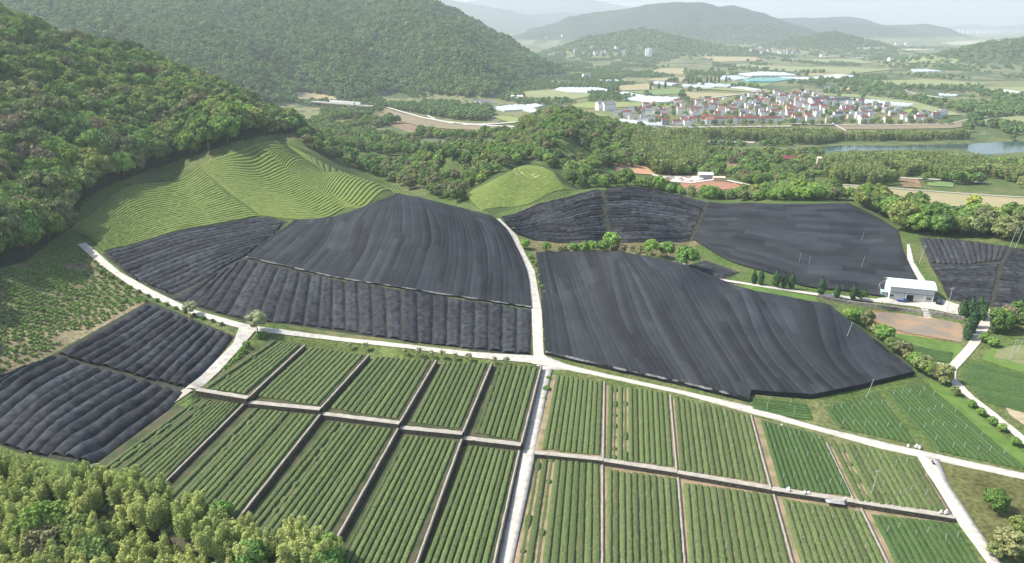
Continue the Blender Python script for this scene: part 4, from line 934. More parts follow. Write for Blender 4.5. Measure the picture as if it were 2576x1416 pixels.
# ------------------------------------------------------------------ warehouse
M['wh_roof'] = mat('white_metal_roof', (.62, .68, .72), .45, (.68, .74, .78), .8, 3, spec=.4)
M['wh_wall'] = mat('shaded_cladding', (.50, .51, .52), .6, (.56, .57, .58), 1.2, 3)  # greyer than the ends: the front's shade is put into the colour
M['wh_low'] = mat('rendered_base_wall', (.46, .45, .43), .85, (.54, .53, .51), .9, 4)
M['wh_lit'] = mat('sunlit_end_wall', (.70, .71, .72), .6)  # whiter than the front: sunlight on the end put into the colour
M['dark'] = mat('dark_opening', (.012, .012, .013), .7); M['pipe'] = mat('white_pipe', (.72, .72, .70), .5)
M['glass'] = mat('dark_window', (.05, .055, .06), .25, spec=.5)
A = G3(2235, 751); B = G3(2345, 761); zb = min(A.z, B.z)-.1; Lw = (B-A).xy.length; rz = math.atan2(B.y-A.y, B.x-A.x)
W0 = empty('warehouse', (A.x, A.y, zb), rz); tag(W0, 'long white arched-roof warehouse on the concrete yard', 'warehouse')
D_, Hw, rise = 9.5, 6.0, 1.7
m = MB(); m.box((Lw/2, D_/2, 1.6), (Lw, D_, 3.3)); m.build('base_wall', M['wh_low'], W0)
m = MB(); m.box((Lw/2, D_/2, 4.6), (Lw-.06, D_-.06, 2.8)); m.build('upper_wall', M['wh_wall'], W0)
m = MB(); m.box((Lw/2, -.04, 3.28), (Lw+.1, .12, .14)); m.build('wall_band', M['glass'], W0)
m = MB(); n = 12
for e, s in ((-.04, -1), (Lw+.04, 1)):
    v = [(e, D_*i/n, 6+rise*math.sin(math.pi*i/n)-.05) for i in range(n+1)]+[(e, D_, .1), (e, 0, .1)]; m.add(v, [tuple(range(n+3)) if s < 0 else tuple(range(n+2, -1, -1))])
m.build('end_wall', M['wh_lit'], W0)
V = []; F = []; NR = 60
for i in range(NR+1):
    x = -.7+(Lw+1.4)*i/NR
    for k in range(n+1):
        y = -.6+(D_+1.2)*k/n; V.append((x, y, 6.02+(rise+.1)*math.sin(math.pi*k/n)+(.06 if i % 2 else 0)))
F = gridf(NR+1, n+1); nv = len(V); V2 = [(a, b, c-.12) for a, b, c in V]
F2 = [(q[3]+nv, q[2]+nv, q[1]+nv, q[0]+nv) for q in F]
ed = [[i*(n+1), (i+1)*(n+1), nv+(i+1)*(n+1), nv+i*(n+1)] for i in range(NR)]+[[i*(n+1)+n, (i+1)*(n+1)+n, nv+(i+1)*(n+1)+n, nv+i*(n+1)+n] for i in range(NR)]+[[k, k+1, nv+k+1, nv+k] for k in range(n)]+[[NR*(n+1)+k, NR*(n+1)+k+1, nv+NR*(n+1)+k+1, nv+NR*(n+1)+k] for k in range(n)]
mk('roof', V+V2, [list(map(int, q)) for q in F]+[list(map(int, q)) for q in F2]+ed, M['wh_roof'], W0)
fx = lambda zx: (zx-490)/(1160-490)*Lw
m = MB(); m.box(((fx(755)+fx(865))/2, -.06, 1.35), (fx(865)-fx(755), .12, 2.7)); dr = m.build('door', M['dark'], W0)
m = MB(); a_, b_ = fx(755), fx(865)
for xx in (a_-.1, b_+.1): m.box((xx, -.12, 1.4), (.16, .2, 2.8))
m.box(((a_+b_)/2, -.12, 2.85), (b_-a_+.36, .2, .16)); m.build('door_frame', M['wh_low'], dr)
for zx in (530, 1098):
    m = MB(); m.box((fx(zx), -.04, 1.7), (1.4, .1, 1.1)); o = m.build('window', M['glass'], W0)
    m = MB(); m.box((fx(zx), -.1, 1.1), (1.7, .18, .12)); m.box((fx(zx), -.11, 1.7), (.07, .05, 1.1)); m.build('sill', M['wh_low'], o)
for zx in (495, 752, 1030, 1158):
    m = MB(); m.tube((fx(zx), -.16, 0), (fx(zx), -.16, 5.9), .09, .09); m.build('downpipe', M['pipe'], W0)
m = MB(); m.box((-1.6, 3.2, 1.1), (2.2, 3, 2.3)); m.box((-1.6, 3.2, 2.4), (2.5, 3.3, .14)); m.build('lean_to', mat('pale_green_sheet', (.34, .44, .40), .6), W0)
m = MB(); m.tube((-2.6, 8.6, 0), (-2.6, 8.6, 3.6), .06, .06); m.tube((-2.6, 8.6, 3.6), (0, 8.2, 6.1), .05, .05); m.tube((-2.6, 5, 2.4), (-2.6, 8.6, 3.6), .05, .05); m.build('stay_frame', M['post'], W0)
# ------------------------------------------------------------------ vehicles
M['tyre'] = mat('black_tyre', (.02, .02, .02), .8); M['rim'] = mat('grey_rim', (.35, .35, .36), .4)
def vehicle(name, label, px, py, rz, L, Wd, Hh, paint, style):
    g = G3(px, py); root = empty(name, g, rz); tag(root, label, 'car' if style != 'truck' else 'truck')
    pm_ = mat('paint_'+name, paint, .3, spec=.6)
    def body(prof, wid, inset=.0):
        n = len(prof); v = [(x, -wid/2+inset*(z > .9), z) for x, z in prof]+[(x, wid/2-inset*(z > .9), z) for x, z in prof]
        return v, [tuple(range(n-1, -1, -1)), tuple(range(n, 2*n))]+[(i, (i+1) % n, n+(i+1) % n, n+i) for i in range(n)]
    h = L/2
    if style == 'truck':
        v, f = body([(-h, .45), (-h, 1.0), (h*.25, 1.0), (h*.25, .45)], Wd); mk('cargo_bed', v, [list(q) for q in f], pm_, root)
        v, f = body([(h*.27, .4), (h*.27, 1.75), (h*.75, 1.8), (h, 1.15), (h, .4)], Wd, .1); b = mk('body', v, [list(q) for q in f], pm_, root)
        v, f = body([(h*.8, 1.15), (h*.78, 1.62), (h*.84, 1.62), (h*.99, 1.2)], Wd*.86); mk('windscreen', v, [list(q) for q in f], M['glass'], root)
    else:
        v, f = body([(-h, .4), (-h, Hh*.6), (-h*.9, Hh*.64), (h*.45, Hh*.62), (h*.95, Hh*.5), (h, .4)], Wd); b = mk('body', v, [list(q) for q in f], pm_, root)
        v, f = body([(-h*.92, Hh*.63), (-h*.72, Hh*.97), (h*.12, Hh), (h*.48, Hh*.62)], Wd*.9, .12); mk('cabin', v, [list(q) for q in f], M['glass'], root)
        v, f = body([(-h*.70, Hh*.985), (-h*.68, Hh*1.03), (h*.08, Hh*1.035), (h*.12, Hh*1.0)], Wd*.80); mk('roof_panel', v, [list(q) for q in f], pm_, root)
    for x in (-h*.6, h*.62):
        for y in (-1, 1):
            m = MB(); m.tube((x, y*(Wd/2-.2), .33), (x, y*(Wd/2+.03), .33), .34, .34, 14); w_ = m.build('wheel', M['tyre'], root)
            m = MB(); m.tube((x, y*(Wd/2), .33), (x, y*(Wd/2+.05), .33), .18, .18, 10); m.build('rim', M['rim'], w_)
    for y in (-.32, .32):
        m = MB(); m.box((h+.01, y*Wd, .7), (.06, .3, .16)); m.build('headlight', M['pipe'], root)
    return root
vehicle('blue_truck', 'small blue truck parked in front of the warehouse door', 2268, 759, rz+.1, 4.2, 1.8, 1.8, (.03, .08, .28), 'truck')
vehicle('dark_van', 'dark blue car parked at the right end of the warehouse', 2362, 762, rz+1.2, 5, 2.0, 1.9, (.012, .014, .035), 'van')
vehicle('dark_car', 'dark car half hidden behind the warehouse corner', 2357, 754, rz+1.3, 4.5, 1.9, 1.7, (.02, .02, .024), 'van')
# stone wall, steps, yard poles
def groundwall(pts, h, th, label, z0=-.8, material='wall', nm='stone_wall'):
    t, W_, L = wline(pts, sub=14); z = H(W_[:, 0], W_[:, 1]); V = []; n = len(W_)
    d = np.gradient(W_, axis=0); d /= np.hypot(d[:, 0], d[:, 1])[:, None]; nr = np.stack([d[:, 1], -d[:, 0]], -1)
    j = (vnoise(W_[:, 0]*1.3, W_[:, 1]*1.3, 4)-.5)*.25
    for s, zz in ((-.5, z0), (-.5, h), (.5, h), (.62, z0)): V.append(np.c_[W_+nr*th*s, z+zz+(j if zz > 0 else 0)])
    V = np.stack(V, 1).reshape(-1, 3); F = [[i*4+q, i*4+q+1, i*4+5+q, i*4+4+q] for i in range(n-1) for q in range(3)]+[[0, 3, 2, 1], [4*n-4, 4*n-3, 4*n-2, 4*n-1]]
    c = V.mean(0); return tag(mk(nm, V, F, M[material], None, False, c), label, 'wall')
M['rubble'] = mat('rubble_stone', (.15, .13, .11), .95, (.34, .31, .28), 1.1, 6, bump=.6, coord='World')
groundwall([(2058, 748), (2100, 758), (2154, 767), (2253, 780), (2318, 788)], 1.5, .7, 'rubble stone retaining wall below the lane and warehouse yard, left of the steps', material='rubble')
groundwall([(2338, 790), (2380, 797), (2424, 806)], 1.6, .7, 'rubble stone retaining wall below the yard, right of the steps', material='rubble')
groundwall([(491, 992), (377, 1064), (243, 1178), (190, 1224)], .12, .35, 'dark stone retaining wall beside the thin path left of the first near-tier field', z0=-2.6, material='wall', nm='retaining_wall')
g0 = G3(2325, 777); g1 = G3(2334, 800); stp = empty('steps', g0); tag(stp, 'pale concrete steps going down from the yard to the dirt pond', 'steps')
for i in range(7):
    f = i/6; p = g0.lerp(g1, f)-g0; m = MB(); m.box((p.x, p.y, p.z+.35-.04*i), (2.6, 1.0, .35), rz); m.build('step', M['road'], stp)
def pole(px, py, h, label, r=.1, arm=0, group=None, lean=0, cat='pole', nm='utility_pole'):
    g = G3(px, py); root = empty(nm, g); root.rotation_euler = (0, lean, .2); tag(root, label, cat, group)
    m = MB(); m.tube((0, 0, -.5), (0, 0, h), r, r*.7, 8); m.build('shaft', M['post'], root)
    if arm:
        m = MB(); m.box((0, 0, h-.4), (arm, .12, .12)); m.build('cross_arm', M['post'], root)
        for s in (-1, 1): q = MB(); q.tube((s*arm*.42, 0, h-.34), (s*arm*.42, 0, h-.05), .06, .05); q.build('insulator', M['pipe'], root)
    else:
        m = MB(); m.box((0, 0, h+.06), (.3, .3, .12)); m.build('cap', M['post'], root)
    return root
pole(2010, 663, 5, 'thin pole standing in the patchy far net, left', .06, lean=.02); pole(2166, 608, 5, 'thin pole high in the patchy far net', .06, lean=.15); pole(2165, 677, 6, 'thin pole low in the patchy far net', .06, lean=.15)
pole(2127, 856, 7, 'tall thin pole in the broad net near its right end', .1, lean=.2); pole(2381, 785, 11, 'tall utility pole on the warehouse yard', .12, 1.6)
pole(2312, 663, 9, 'utility pole beside the lane behind the warehouse', .12, 1.6, lean=.15); pole(2540, 622, 11, 'left of two pale poles at the seam of the right nets', .12, 1.4, lean=.15); pole(2553, 626, 12, 'right of two pale poles at the seam of the right nets', .12, 1.4, lean=.18)
pole(2188, 1255, 9, 'tall dark pole rising out of the fifth far-tier field', .11, 1.2, lean=.06); pole(2178, 1003, 7, 'thin pole at the lower edge of the broad net', .1, lean=.2); pole(1826, 510, 5, 'thin pole above the patchy far net', .09)
pole(2540, 905, 8, 'left leg pole of the pair on the bright grass at right', .12, 2.2, lean=.05); pole(2548, 905, 8, 'right leg pole of the pair on the bright grass at right', .12, 2.2, lean=.25)
pole(2035, 668, 4, 'short white-capped pole in the patchy far net', .08)
# ------------------------------------------------------------------ dirt pond and other patches near the yard
def patch(pts, material, dz=.25, step=3, kind='structure', name='ground', n=None, label=None, cat=None, edge=.0):
    k = (len(pts)+1)//2; a = pts[:k]; b = pts[k:][::-1]
    if len(b) < 2: b = [b[0], (b[0][0]+.5, b[0][1]+.2)]
    return sheet(name, Loft(a, b), dz, material, step, kind, label, cat, edge=edge)
M['dirt'] = mat('brown_pond_mud', (.30, .205, .12), .6, (.20, .175, .135), .14, 6, spec=.4, coord='World', thr=(.4, .6))
M['grassb'] = mat('bright_grass', (.080, .150, .028), .9, (.12, .19, .045), .3, 6, coord='World'); M['grassd'] = mat('rough_grass', (.085, .115, .035), .95, (.17, .155, .075), .25, 6, bump=.4, coord='World')
M['grassp'] = mat('pale_grass', (.15, .185, .075), .9, (.20, .20, .10), .3, 5, coord='World')
patch([(2192, 786), (2260, 788), (2340, 800), (2418, 815), (2424, 838), (2420, 862), (2395, 858), (2280, 838), (2220, 822)], M['dirt'], .22, 2, name='pond', edge=.6)
patch([(2248, 838), (2330, 850), (2415, 866), (2425, 880), (2395, 915), (2350, 905), (2300, 895), (2262, 862)], M['grassb'], .15, 2, name='ground', edge=.6)
patch([(2480, 880), (2530, 868), (2640, 880), (2640, 955), (2560, 935), (2470, 905)], M['grassb'], .15, 2, name='ground', edge=.6)
patch([(2510, 880), (2560, 868), (2640, 880), (2640, 925), (2590, 920), (2500, 900)], M['grassp'], .22, 2, name='ground', edge=.6)
patch([(2330, 955), (2385, 975), (2440, 1020), (2510, 1085), (2600, 1160), (2580, 1185), (2500, 1115), (2420, 1040), (2350, 985)], M['grassb'], .12, 2, name='ground', edge=.5)
patch([(1882, 715), (2050, 747), (2060, 762), (1990, 752), (1900, 738), (1850, 722)], M['grassb'], .2, 2, name='ground', edge=.3)
patch([(715, 818), (860, 838), (1040, 862), (1180, 880), (1180, 888), (1020, 868), (860, 852), (735, 828)], M['grassd'], .14, 2, name='ground', edge=.3)
M['tanplot'] = mat('sandy_furrows', (.42, .33, .24), .9, (.20, .22, .09), .6, 5, coord='World', stretch=(.25, 1, 1), thr=(.4, .75))
patch([(2520, 1010), (2560, 1000), (2660, 1020), (2660, 1110), (2590, 1080), (2540, 1045)], M['tanplot'], .2, 2, name='ground', edge=.4)
# ------------------------------------------------------------------ tea bushes on the sandy plot at the left: single low bushes
sb = mesh_of('tea_bush', crown_broad(120, .85, 1.0, 0, 6, 60, .3, .2), leafmat('tea_bush_foliage', [(.085, .13, .035), (.06, .10, .028)], .2))
lf = Loft([(-60, 968), (125, 884), (345, 764), (382, 760)], [(-60, 690), (60, 668), (150, 642), (215, 640)])
pts_ = []
nr_ = 27
for i in range(nr_):
    v = (i+.5)/nr_; Lr = 150
    for q in range(26):
        u = (q+.5+random.uniform(-.3, .3))/26; p = lf.ev(u, v+random.uniform(-.004, .004))
        if vnoise(np.array(p[0]/7), np.array(p[1]/7), 7) < .24: continue
        pts_.append((p[0], p[1], float(H(*p))-.1))
for i in range(60):
    pass
# rows of single low bushes run along the slope; the largest stand nearest
o = instancer('tea_bushes', np.array(pts_), np.random.default_rng(4).uniform(.65, 1.15, len(pts_)), [sb], 'low single tea bushes in rows on the sandy plot left of the curved road', 5); o['category'] = 'tea bushes'
# ------------------------------------------------------------------ people, sacks, bags
skin = mat('skin', (.38, .23, .15), .6)
def person(px, py, h, rz_, label, shirt, legs, hat=None, crouch=0, z=None, arms=.5):
    x, y = ground(px, py) if z is None else atz(px, py, z); x, y = float(x), float(y); z = float(H(x, y))+.05 if z is None else z+.2
    root = empty('person', (x, y, z), rz_); tag(root, label, 'person')
    s = h/1.7
    J = {'pel': (0, 0, .92), 'che': (0, .06, 1.3), 'nek': (0, .08, 1.46), 'hed': (0, .1, 1.6)}
    b = crouch
    J['pel'] = (0, 0, .92-.35*b); J['che'] = (.0, .1+.3*b, 1.30-.42*b); J['nek'] = (0, .12+.42*b, 1.44-.46*b); J['hed'] = (0, .15+.5*b, 1.58-.5*b)
    V = []; E = []; R_ = []
    def add(p, r, pr=None):
        V.append(Vector(p)*s); R_.append(r*s)
        if pr is not None: E.append((pr, len(V)-1))
        return len(V)-1
    pel = add(J['pel'], .15); ch = add(J['che'], .16, pel); nk = add(J['nek'], .06, ch); hd = add(J['hed'], .095, nk); add((J['hed'][0], J['hed'][1]+.01, J['hed'][2]+.1), .075, hd)
    for sd in (-1, 1):
        hp = add((.1*sd, 0, J['pel'][2]-.06), .09, pel); kn = add((.12*sd, .08+.16*b, .48-.08*b), .06, hp); an = add((.12*sd, -.02, .08), .04, kn); add((.13*sd, .14, .04), .035, an)
        sh = add((.2*sd, J['che'][1], J['che'][2]+.08), .055, ch); el = add((.27*sd, J['che'][1]+.12*arms+.1*b, J['che'][2]-.18), .042, sh); wr = add((.22*sd, J['che'][1]+.34*arms+.2*b, J['che'][2]-.34), .03, el); add((.2*sd, J['che'][1]+.42*arms+.24*b, J['che'][2]-.40), .028, wr)
    me = bpy.data.meshes.new('body'); me.from_pydata(V, E, []); me.update(); o = bpy.data.objects.new('body', me); COL.objects.link(o); o.parent = root
    md = o.modifiers.new('skin', 'SKIN'); sv = me.skin_vertices[0].data
    for q, r in zip(sv, R_): q.radius = (r, r)
    sv[0].use_root = True; o.modifiers.new('sub', 'SUBSURF').levels = 1; me.materials.append(shirt)
    m = MB(); hx = [Vector(J['pel'])*s]
    m.tube((0, 0, (J['pel'][2]+.03)*s), (0, 0, (J['pel'][2]-.12)*s), .19*s, .2*s, 10)
    for sd in (-1, 1):
        m.tube((.1*sd*s, 0, (J['pel'][2]-.06)*s), (.12*sd*s, (.08+.16*b)*s, (.48-.08*b)*s), .115*s, .085*s, 8); m.tube((.12*sd*s, (.08+.16*b)*s, (.48-.08*b)*s), (.12*sd*s, -.02*s, .1*s), .085*s, .065*s, 8)
    m.build('trousers', legs, root)
    m = MB(); c = Vector(J['hed'])*s
    if hat: m.tube(c+Vector((0, 0, .06*s)), c+Vector((0, 0, .19*s)), .24*s, .05*s, 12); m.build('hat', hat, root)
    else: m.tube(c+Vector((0, -.02, .03*s)), c+Vector((0, -.01, .17*s)), .115*s, .06*s, 10); m.build('hair', M['tyre'], root)
    return root
white = mat('white_cloth', (.72, .72, .70), .8); grey = mat('grey_cloth', (.25, .26, .28), .85); dark = mat('dark_cloth', (.03, .03, .035), .85)
person(2126, 1266, 1.9, 2.6, 'person in white top and dark trousers standing on the cross path by the net bundle', white, dark, white, .1, z=-.6)
person(2384, 926, 1.7, 0, 'person in white standing at the corner of the small lane', white, dark, white) if False else None
person(2348, 1170, 1.9, .6, 'person in dark clothes crouching at the edge of the road corner', dark, dark, None, .9)
def sack(px, py, s, label, z=None, m_=white, nm='sack'):
    s *= .6
    x, y = ground(px, py) if z is None else atz(px, py, z); x, y = float(x), float(y); z = float(H(x, y)) if z is None else z+.15
    r = np.random.default_rng(int(px)); V = []; ri, sg = 7, 12
    for i in range(ri+1):
        t = i/ri; q = math.sin(math.pi*(.12+.82*t))**.6*(1-.35*t)
        for k in range(sg):
            a = 2*math.pi*k/sg; d = q*(1+.14*math.sin(3*a+px)+.1*r.random()); V.append((math.cos(a)*d*s*.75, math.sin(a)*d*s*.5, t*s*1.0))
    F = [[i*sg+k, i*sg+(k+1) % sg, (i+1)*sg+(k+1) % sg, (i+1)*sg+k] for i in range(ri) for k in range(sg)]+[list(range(sg-1, -1, -1)), list(range(ri*sg, ri*sg+sg))]
    root = empty(nm, (x, y, z), random.random()*6); tag(root, label, 'sack'); mk('bag', V, F, m_, root, True)
    mm = MB(); mm.tube((0, 0, s*.96), (.05, 0, s*1.18), s*.2, s*.3, 8); mm.build('tied_neck', m_, root)
    return root
sack(1983, 1235, 1.5, 'upright white sack on the cross path below the fourth far-tier field', -.5); sack(2024, 1243, 1.3, 'squat white sack right of the upright one on the cross path', -.5); sack(2034, 1242, 1.0, 'small white sack leaning beside the squat sack', -.5)
sack(2366, 1292, 1.3, 'left white sack at the corner below the fifth far-tier field', -.5); sack(2379, 1293, 1.6, 'right and taller white sack at the corner below the fifth far-tier field', -.5)
sack(2284, 1124, 1.3, 'low white sack beside the right road under the dark green plot'); sack(2305, 1126, 1.5, 'larger white sack at the plot corner beside the right road'); sack(2312, 1128, 1.4, 'white sack pressed against the larger one by the right road')
sack(2387-14, 912, 1.0, 'tiny white bag at the tip of the small lane') if False else None
sack(1967, 1072, .9, 'small white bag standing on the edge of the fourth far-tier field', -.5)
# the grey net bundle dropped on the cross path
x0, y0 = map(float, atz(2120, 1264, -.6)); n = 16; V = []; r = np.random.default_rng(3)
for i in range(n):
    for k in range(n):
        a, b = i/(n-1)-.5, k/(n-1)-.5; V.append((a*4.6, b*1.4, .1+max(0, .55*(1-(2*a)**2)*(1-(2*b)**2))*(.5+r.random())))
o = mk('net_bundle', V, gridf(n, n), mat('grey_net_heap', (.30, .30, .31), .9, (.42, .42, .43), 3, 4), None, True, None); o.location = (x0-2, y0, -.5); o.rotation_euler = (0, 0, -.2); tag(o, 'crumpled grey net bundle lying across the cross path beside the standing person', 'net bundle')

# pale sandy terraces showing on top of the small tea hill
M['sand'] = mat('pale_sand', (.62, .54, .42), .95, (.48, .42, .30), 1.2, 4, coord='World')
for a, b, c in [((1296, 424), (1290, 436), (1310, 446)), ((1306, 421), (1304, 434), (1326, 446)), ((1318, 419), (1316, 430), (1342, 445)), ((1330, 419), (1332, 429), (1350, 440)), ((1352, 419), (1372, 430), (1392, 444)), ((1362, 422), (1378, 437), (1386, 446)), ((1340, 446), (1362, 448), (1388, 446)), ((1336, 441), (1356, 443), (1380, 440))]:
    sheet('ground', Loft([(a[0], a[1]-1), (b[0], b[1]-1), (c[0], c[1]-1)], [(a[0]+2, a[1]+1), (b[0]+2, b[1]+1), (c[0]+2, c[1]+1)]), .5, M['sand'], 2, nacross=3, edge=.3)

# ------------------------------------------------------------------ fields, water and woods on the plain
def F2(nm, c1, c2, sc=.05): return mat(nm, c1, .95, c2, sc, 5, coord='World', thr=(.3, .7))
FM = {'ygreen': F2('yellow_green_field', (.24, .27, .085), (.19, .24, .08)), 'tan': F2('tan_field', (.34, .28, .17), (.27, .26, .13)), 'green': F2('green_field', (.13, .21, .07), (.17, .24, .09)),
      'lgreen': F2('light_green_field', (.20, .235, .10), (.25, .26, .13), .02), 'red': F2('red_soil', (.27, .13, .08), (.34, .19, .12), .3), 'orange': F2('orange_earth', (.50, .25, .13), (.44, .30, .19), .12),
      'brown': F2('embankment_soil', (.26, .20, .14), (.18, .17, .09), .08), 'pale': F2('pale_field', (.40, .36, .27), (.33, .32, .22), .03), 'marsh': F2('marsh_field', (.085, .12, .055), (.14, .14, .08), .04), 'teal': F2('teal_sheet', (.20, .44, .42), (.24, .47, .45), .1),
      'furrow': mat('furrowed_red_soil', (.30, .17, .11), .95, (.13, .12, .06), .25, 3, coord='World', stretch=(1, .12, 1), thr=(.42, .58))}
FIELDS = [
 ('ygreen', [(1431, 265), (1491, 257), (1625, 259), (1609, 269), (1491, 274), (1440, 270)]), ('ygreen', [(1400, 274), (1450, 277), (1520, 290), (1560, 301), (1500, 305), (1450, 292)]),
 ('ygreen', [(1232, 292), (1280, 293), (1325, 303), (1283, 309)]), ('ygreen', [(1130, 268), (1220, 263), (1215, 271), (1145, 274)]), ('green', [(1582, 232), (1640, 228), (1716, 223), (1735, 236), (1650, 240), (1620, 238)]),
 ('tan', [(1622, 203), (1650, 197), (1725, 195), (1725, 207)]), ('tan', [(1640, 178), (1660, 173), (1720, 173), (1722, 189), (1670, 188), (1650, 184)]), ('tan', [(1540, 218), (1630, 211), (1650, 226), (1565, 229)]),
 ('tan', [(1714, 232), (1815, 235), (1868, 238), (1750, 250), (1725, 246)]), ('green', [(1815, 207), (1950, 210), (1920, 219), (1830, 216)]), ('tan', [(2017, 185), (2151, 185), (2120, 190), (2030, 192)]),
 ('lgreen', [(1775, 161), (2016, 168), (2252, 175), (2151, 186), (2000, 182), (1916, 176)]), ('tan', [(1772, 143), (1900, 144), (1940, 153), (1800, 157)]), ('lgreen', [(1960, 152), (2150, 149), (2200, 160), (2060, 160)]),
 ('ygreen', [(2268, 279), (2319, 270), (2335, 281), (2286, 286)]), ('lgreen', [(2000, 235), (2150, 238), (2300, 256), (2420, 290), (2380, 292), (2300, 272), (2180, 248), (2060, 240)]),
 ('lgreen', [(1730, 222), (1830, 222), (2000, 232), (1900, 233)]), ('pale', [(2245, 124), (2300, 123), (2358, 127), (2250, 129)]), ('pale', [(2363, 109), (2420, 104), (2525, 103), (2480, 112), (2400, 115)]),
 ('orange', [(2114, 222), (2138, 221), (2138, 227), (2118, 228)]), ('lgreen', [(1300, 232), (1400, 225), (1500, 240), (1440, 252), (1330, 246)]),
 ('tan', [(2098, 466), (2250, 477), (2420, 490), (2640, 505), (2640, 540), (2440, 524), (2260, 506), (2150, 490)]), ('furrow', [(1788, 411), (1868, 414), (1852, 437), (1800, 428)]), ('furrow', [(2252, 446), (2308, 449), (2320, 474), (2272, 471)]),
 ('orange', [(1538, 412), (1580, 402), (1620, 415), (1650, 441), (1590, 437), (1550, 430)]), ('red', [(1652, 443), (1700, 449), (1850, 462), (1880, 474), (1800, 480), (1700, 472)]), ('green', [(2330, 455), (2400, 460), (2398, 472), (2335, 468)]),
 ('brown', [(975, 276), (1060, 298), (1130, 312), (1310, 321), (1310, 332), (1130, 326), (1050, 318), (960, 292)]), ('marsh', [(1050, 350), (1130, 345), (1262, 352), (1240, 383), (1130, 392), (1060, 376)]),
 ('marsh', [(1780, 372), (1900, 370), (2020, 372), (2060, 384), (1960, 384), (1840, 388)]), ('brown', [(2100, 314), (2390, 311), (2430, 302), (2440, 318), (2390, 324), (2110, 327)]), ('red', [(2545, 422), (2640, 428), (2640, 440), (2560, 436)]),
 ('tan', [(740, 232), (830, 238), (850, 252), (800, 256), (730, 246)]), ('pale', [(1690, 350), (1900, 357), (1896, 362), (1700, 357)]), ('brown', [(2130, 385), (2240, 382), (2245, 386), (2140, 390)]),
 ('lgreen', [(2450, 300), (2600, 290), (2650, 300), (2600, 320), (2470, 316)]), ('lgreen', [(1450, 320), (1640, 318), (1640, 326), (1480, 330)]), ('ygreen', [(1640, 270), (1700, 263), (1740, 262), (1660, 274)]),
 ('lgreen', [(2180, 205), (2330, 200), (2500, 212), (2350, 222), (2230, 216)]), ('lgreen', [(2460, 222), (2600, 218), (2600, 232), (2500, 236)]),
 ('lgreen', [(2290, 140), (2420, 150), (2400, 162), (2260, 158)]), ('pale', [(2150, 121), (2230, 118), (2235, 123), (2160, 126)]), ('lgreen', [(1480, 330), (1600, 322), (1640, 330), (1560, 336)]),
]
rz_f = random.Random(5)
for i, (k, pts) in enumerate(FIELDS):
    dist = ground(*pts[0])[1]; patch(pts, FM[k], .2+dist*.0006, max(3, dist*.006), name='field')
# roads and lanes far off
def lane(pts, wpx, material='road', nm='road', dz=None, step=4):
    up = [(a, b-wpx/2) for a, b in pts]; lo = [(a, b+wpx/2) for a, b in pts]; d = ground(*pts[0])[1]
    return sheet(nm, Loft(up, lo), (.5+d*.0008) if dz is None else dz, M[material], step, nacross=3)
lane([(972, 271), (1015, 284), (1060, 297), (1120, 308), (1200, 316), (1310, 322)], 3.2); lane([(1075, 292), (1098, 304), (1140, 312)], 4); lane([(1165, 316), (1260, 312), (1340, 305)], 2.5)
lane([(2100, 316), (2128, 331)], 3); lane([(1990, 313), (2200, 317), (2386, 314), (2440, 300), (2576, 285)], 2.2, 'path'); lane([(2440, 524), (2640, 541)], 4.5); lane([(2096, 465), (2250, 476), (2420, 489), (2640, 503)], 2.5, 'path')
lane([(1640, 442), (1655, 444), (1670, 456), (1740, 462), (1810, 452), (1885, 468)], 3.5); lane([(1770, 250), (1868, 238), (1930, 226)], 1.2); lane([(2290, 222), (2276, 228), (2300, 238), (2370, 248)], 2.0); lane([(2210, 448), (2330, 452), (2480, 462)], 2.2)
lane([(1640, 316), (1700, 322), (1990, 319)], 3, 'path'); lane([(1788, 409), (1890, 415)], 2, 'path'); lane([(2060, 145), (2100, 142), (2200, 150)], 1.0)
# water
M['water'] = mat('river_water', (.045, .085, .075), .08, spec=.5, bump=0); 
nt = M['water'].node_tree; nz_ = nt.nodes.new('ShaderNodeTexNoise'); nz_.inputs['Scale'].default_value = .6; bp = nt.nodes.new('ShaderNodeBump'); bp.inputs['Strength'].default_value = .25; bp.inputs['Distance'].default_value = .3
ge_ = nt.nodes.new('ShaderNodeNewGeometry'); nt.links.new(ge_.outputs['Position'], nz_.inputs[0]); nt.links.new(nz_.outputs[0], bp.inputs['Height']); nt.links.new(bp.outputs[0], nt.nodes['Principled BSDF'].inputs['Normal'])
for zc, (a, b) in WATER:
    lfw = Loft(a, b, z=zc); sheet('water', lfw, 0, M['water'], 12, zc=zc)
